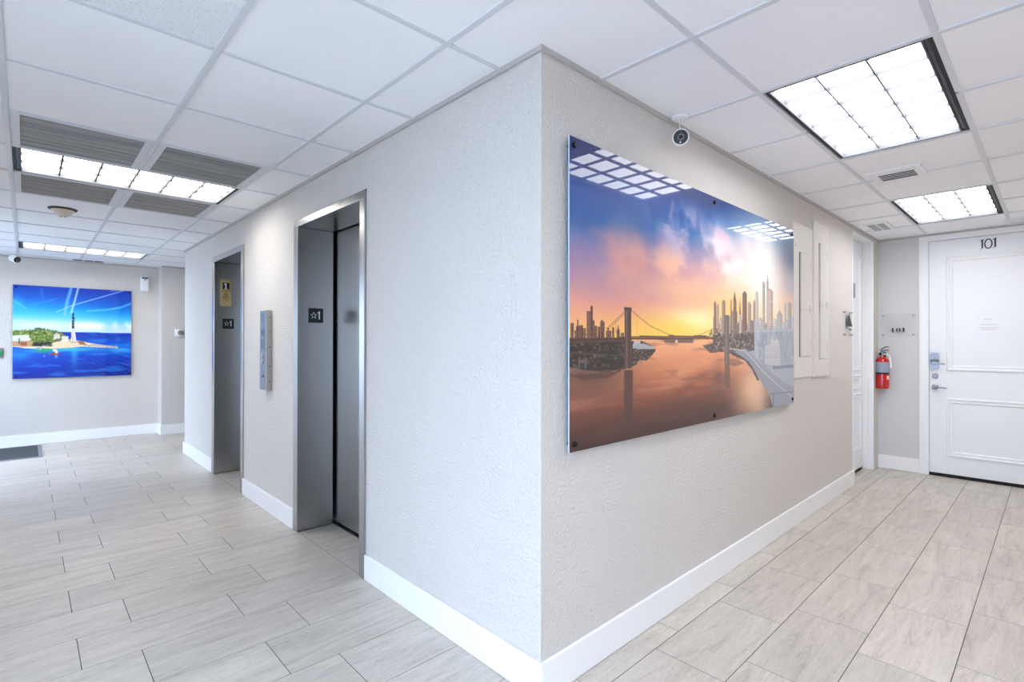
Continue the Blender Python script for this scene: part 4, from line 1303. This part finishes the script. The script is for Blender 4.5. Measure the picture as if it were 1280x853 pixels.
dome_cam('small white security camera at the ceiling edge near the lighthouse print', (-1.50, 7.50, CZ + .002), (-1.475, 7.40, 2.345), (.55, -.75, -.30), .043, .11)

# ------------------------------------------------------------------ ceiling vents and detector
def vent(label, x0, x1, y0, y1, rows, n, along):
    t = thing('ceiling_vent', label, 'vent', ((x0 + x1) / 2, (y0 + y1) / 2, CZ), 'small supply vents in the ceiling')
    mpc = lambda u, v, h: (u, v, CZ + .006 - h)
    bx, by = (.085, .045) if along == 'y' else (.05, .03)
    a, b2, c, d = x0 + bx, x1 - bx, y0 + by, y1 - by
    ringplate(bb := B(), rect(x0, x1, y0, y1), rect(a, b2, c, d), mpc, 0, .010)
    obj('vent_frame', bb, 'ventwhite', t)
    obj('backing', plate(B(), rect(a, b2, c, d), mpc, 0.0005, .0075), 'ventblack', t)
    if along == 'y':                                   # slats run along y
        for k in range(1, n):
            xx = a + (b2 - a) * k / n
            obj('slat', box(B(), xx - .006, xx + .006, c, d, CZ - .003, CZ + .003), 'tee', t)
    else:
        for k in range(1, n):
            xx = a + (b2 - a) * k / n
            obj('slat', box(B(), xx - .009, xx + .009, c, d, CZ - .003, CZ + .004), 'ventwhite', t)
        for k in range(1, rows):
            yy = c + (d - c) * k / rows
            obj('slat', box(B(), a, b2, yy - .007, yy + .007, CZ - .0035, CZ + .004), 'ventwhite', t)
    return t
vent('slatted white ceiling vent between the two corridor lights', 2.60, 2.925, -0.75, -0.47, 1, 4, 'y')
vent('small ceiling vent with two rows of slots near the side door', 4.28, 4.70, -0.265, -0.075, 2, 7, 'slot')
vent('slotted ceiling vent at the end wall above the apartment door', 4.93, 5.24, -1.36, -1.005, 3, 8, 'slot')
vent('narrow ceiling diffuser in front of the lighthouse print', -1.03, -0.54, 7.56, 7.78, 1, 3, 'y')
t = thing('smoke_detector', 'beige cone smoke detector with dark rim beyond the grilles', 'smoke detector', (-1.18, 4.35, CZ))
m0 = Matrix.Translation((-1.18, 4.35, 0))
zc = CZ + .006
obj('rim', lathe(B(), [(0, zc), (.095, zc), (.095, zc - .006), (.085, zc - .014), (0, zc - .014)], 30, m0), 'brown', t, smooth=True)
obj('cone', lathe(B(), [(.078, zc - .014), (.070, zc - .024), (.040, zc - .056), (.030, zc - .064), (0, zc - .066)], 30, m0), 'beige', t, smooth=True)
for dx in (-.014, .014):
    obj('sensor_dot', lathe(B(), [(.007, zc - .0645), (.007, zc - .0685), (0, zc - .069)], 10, Matrix.Translation((-1.18 + dx, 4.345, 0))), 'black', t)

# ------------------------------------------------------------------ things on the far walls
mpf = lambda u, v, h: (u, YF - h, v)
t = thing('wall_dispenser', 'white wall box with dark window on top beside the lighthouse print', 'dispenser', (-0.14, YF, 2.08))
obj('case', box(B(), -.190, -.094, YF - .065, YF - .0005, 2.082, 2.292, bev=.010, seg=3), 'whiteplastic', t, smooth=True)
obj('dark_window', box(B(), -.182, -.102, YF - .068, YF - .06, 2.258, 2.286, bev=.002), 'greyplastic', t)
obj('sensor_dot', lathe(B(), [(.008, 0), (.008, .004), (0, .005)], 12, aim((-.140, YF - .065, 2.246), (0, -1, 0))), 'black', t)
mpp = lambda u, v, h: (u, YP - h, v)
t = thing('thermostat', 'square white wall unit with round grey dial on the beige passage wall', 'thermostat', (.24, YP, 1.43))
obj('case', box(B(), .188, .292, YP - .028, YP - .0005, 1.427, 1.532, bev=.006, seg=2), 'whiteplastic', t, smooth=True)
obj('dial', lathe(B(), [(0, 0), (.036, 0), (.036, .008), (.030, .012), (0, .013)], 26, aim((.258, YP - .028, 1.480), (0, -1, 0))), 'greyplastic', t, smooth=True)
t = thing('exit_button', 'grey plate with round green push button left of the lighthouse print', 'button', (-1.64, YF, 1.13))
obj('plate', box(B(), -1.685, -1.602, YF - .012, YF - .0005, 1.137, 1.262, bev=.003), 'greyplastic', t)
obj('push_button', lathe(B(), [(0, 0), (.032, 0), (.032, .008), (.026, .016), (0, .018)], 24, aim((-1.640, YF - .012, 1.200), (0, -1, 0))), 'green', t, smooth=True)

# entrance mat
t = thing('floor_mat', 'dark grey entrance mat lying by the far lobby wall', 'mat', (-1.95, 7.28, 0))
obj('carpet', box(B(), -2.60, -1.285, 6.84, 7.70, .0005, .010, bev=.002), 'rug', t)
bb = B()
ringplate(bb, rect(-2.64, -1.245, 6.80, 7.74), rect(-2.60, -1.285, 6.84, 7.70), lambda u, v, h: (u, v, h), .0005, .007)
obj('rubber_border', bb, 'rubber', t)
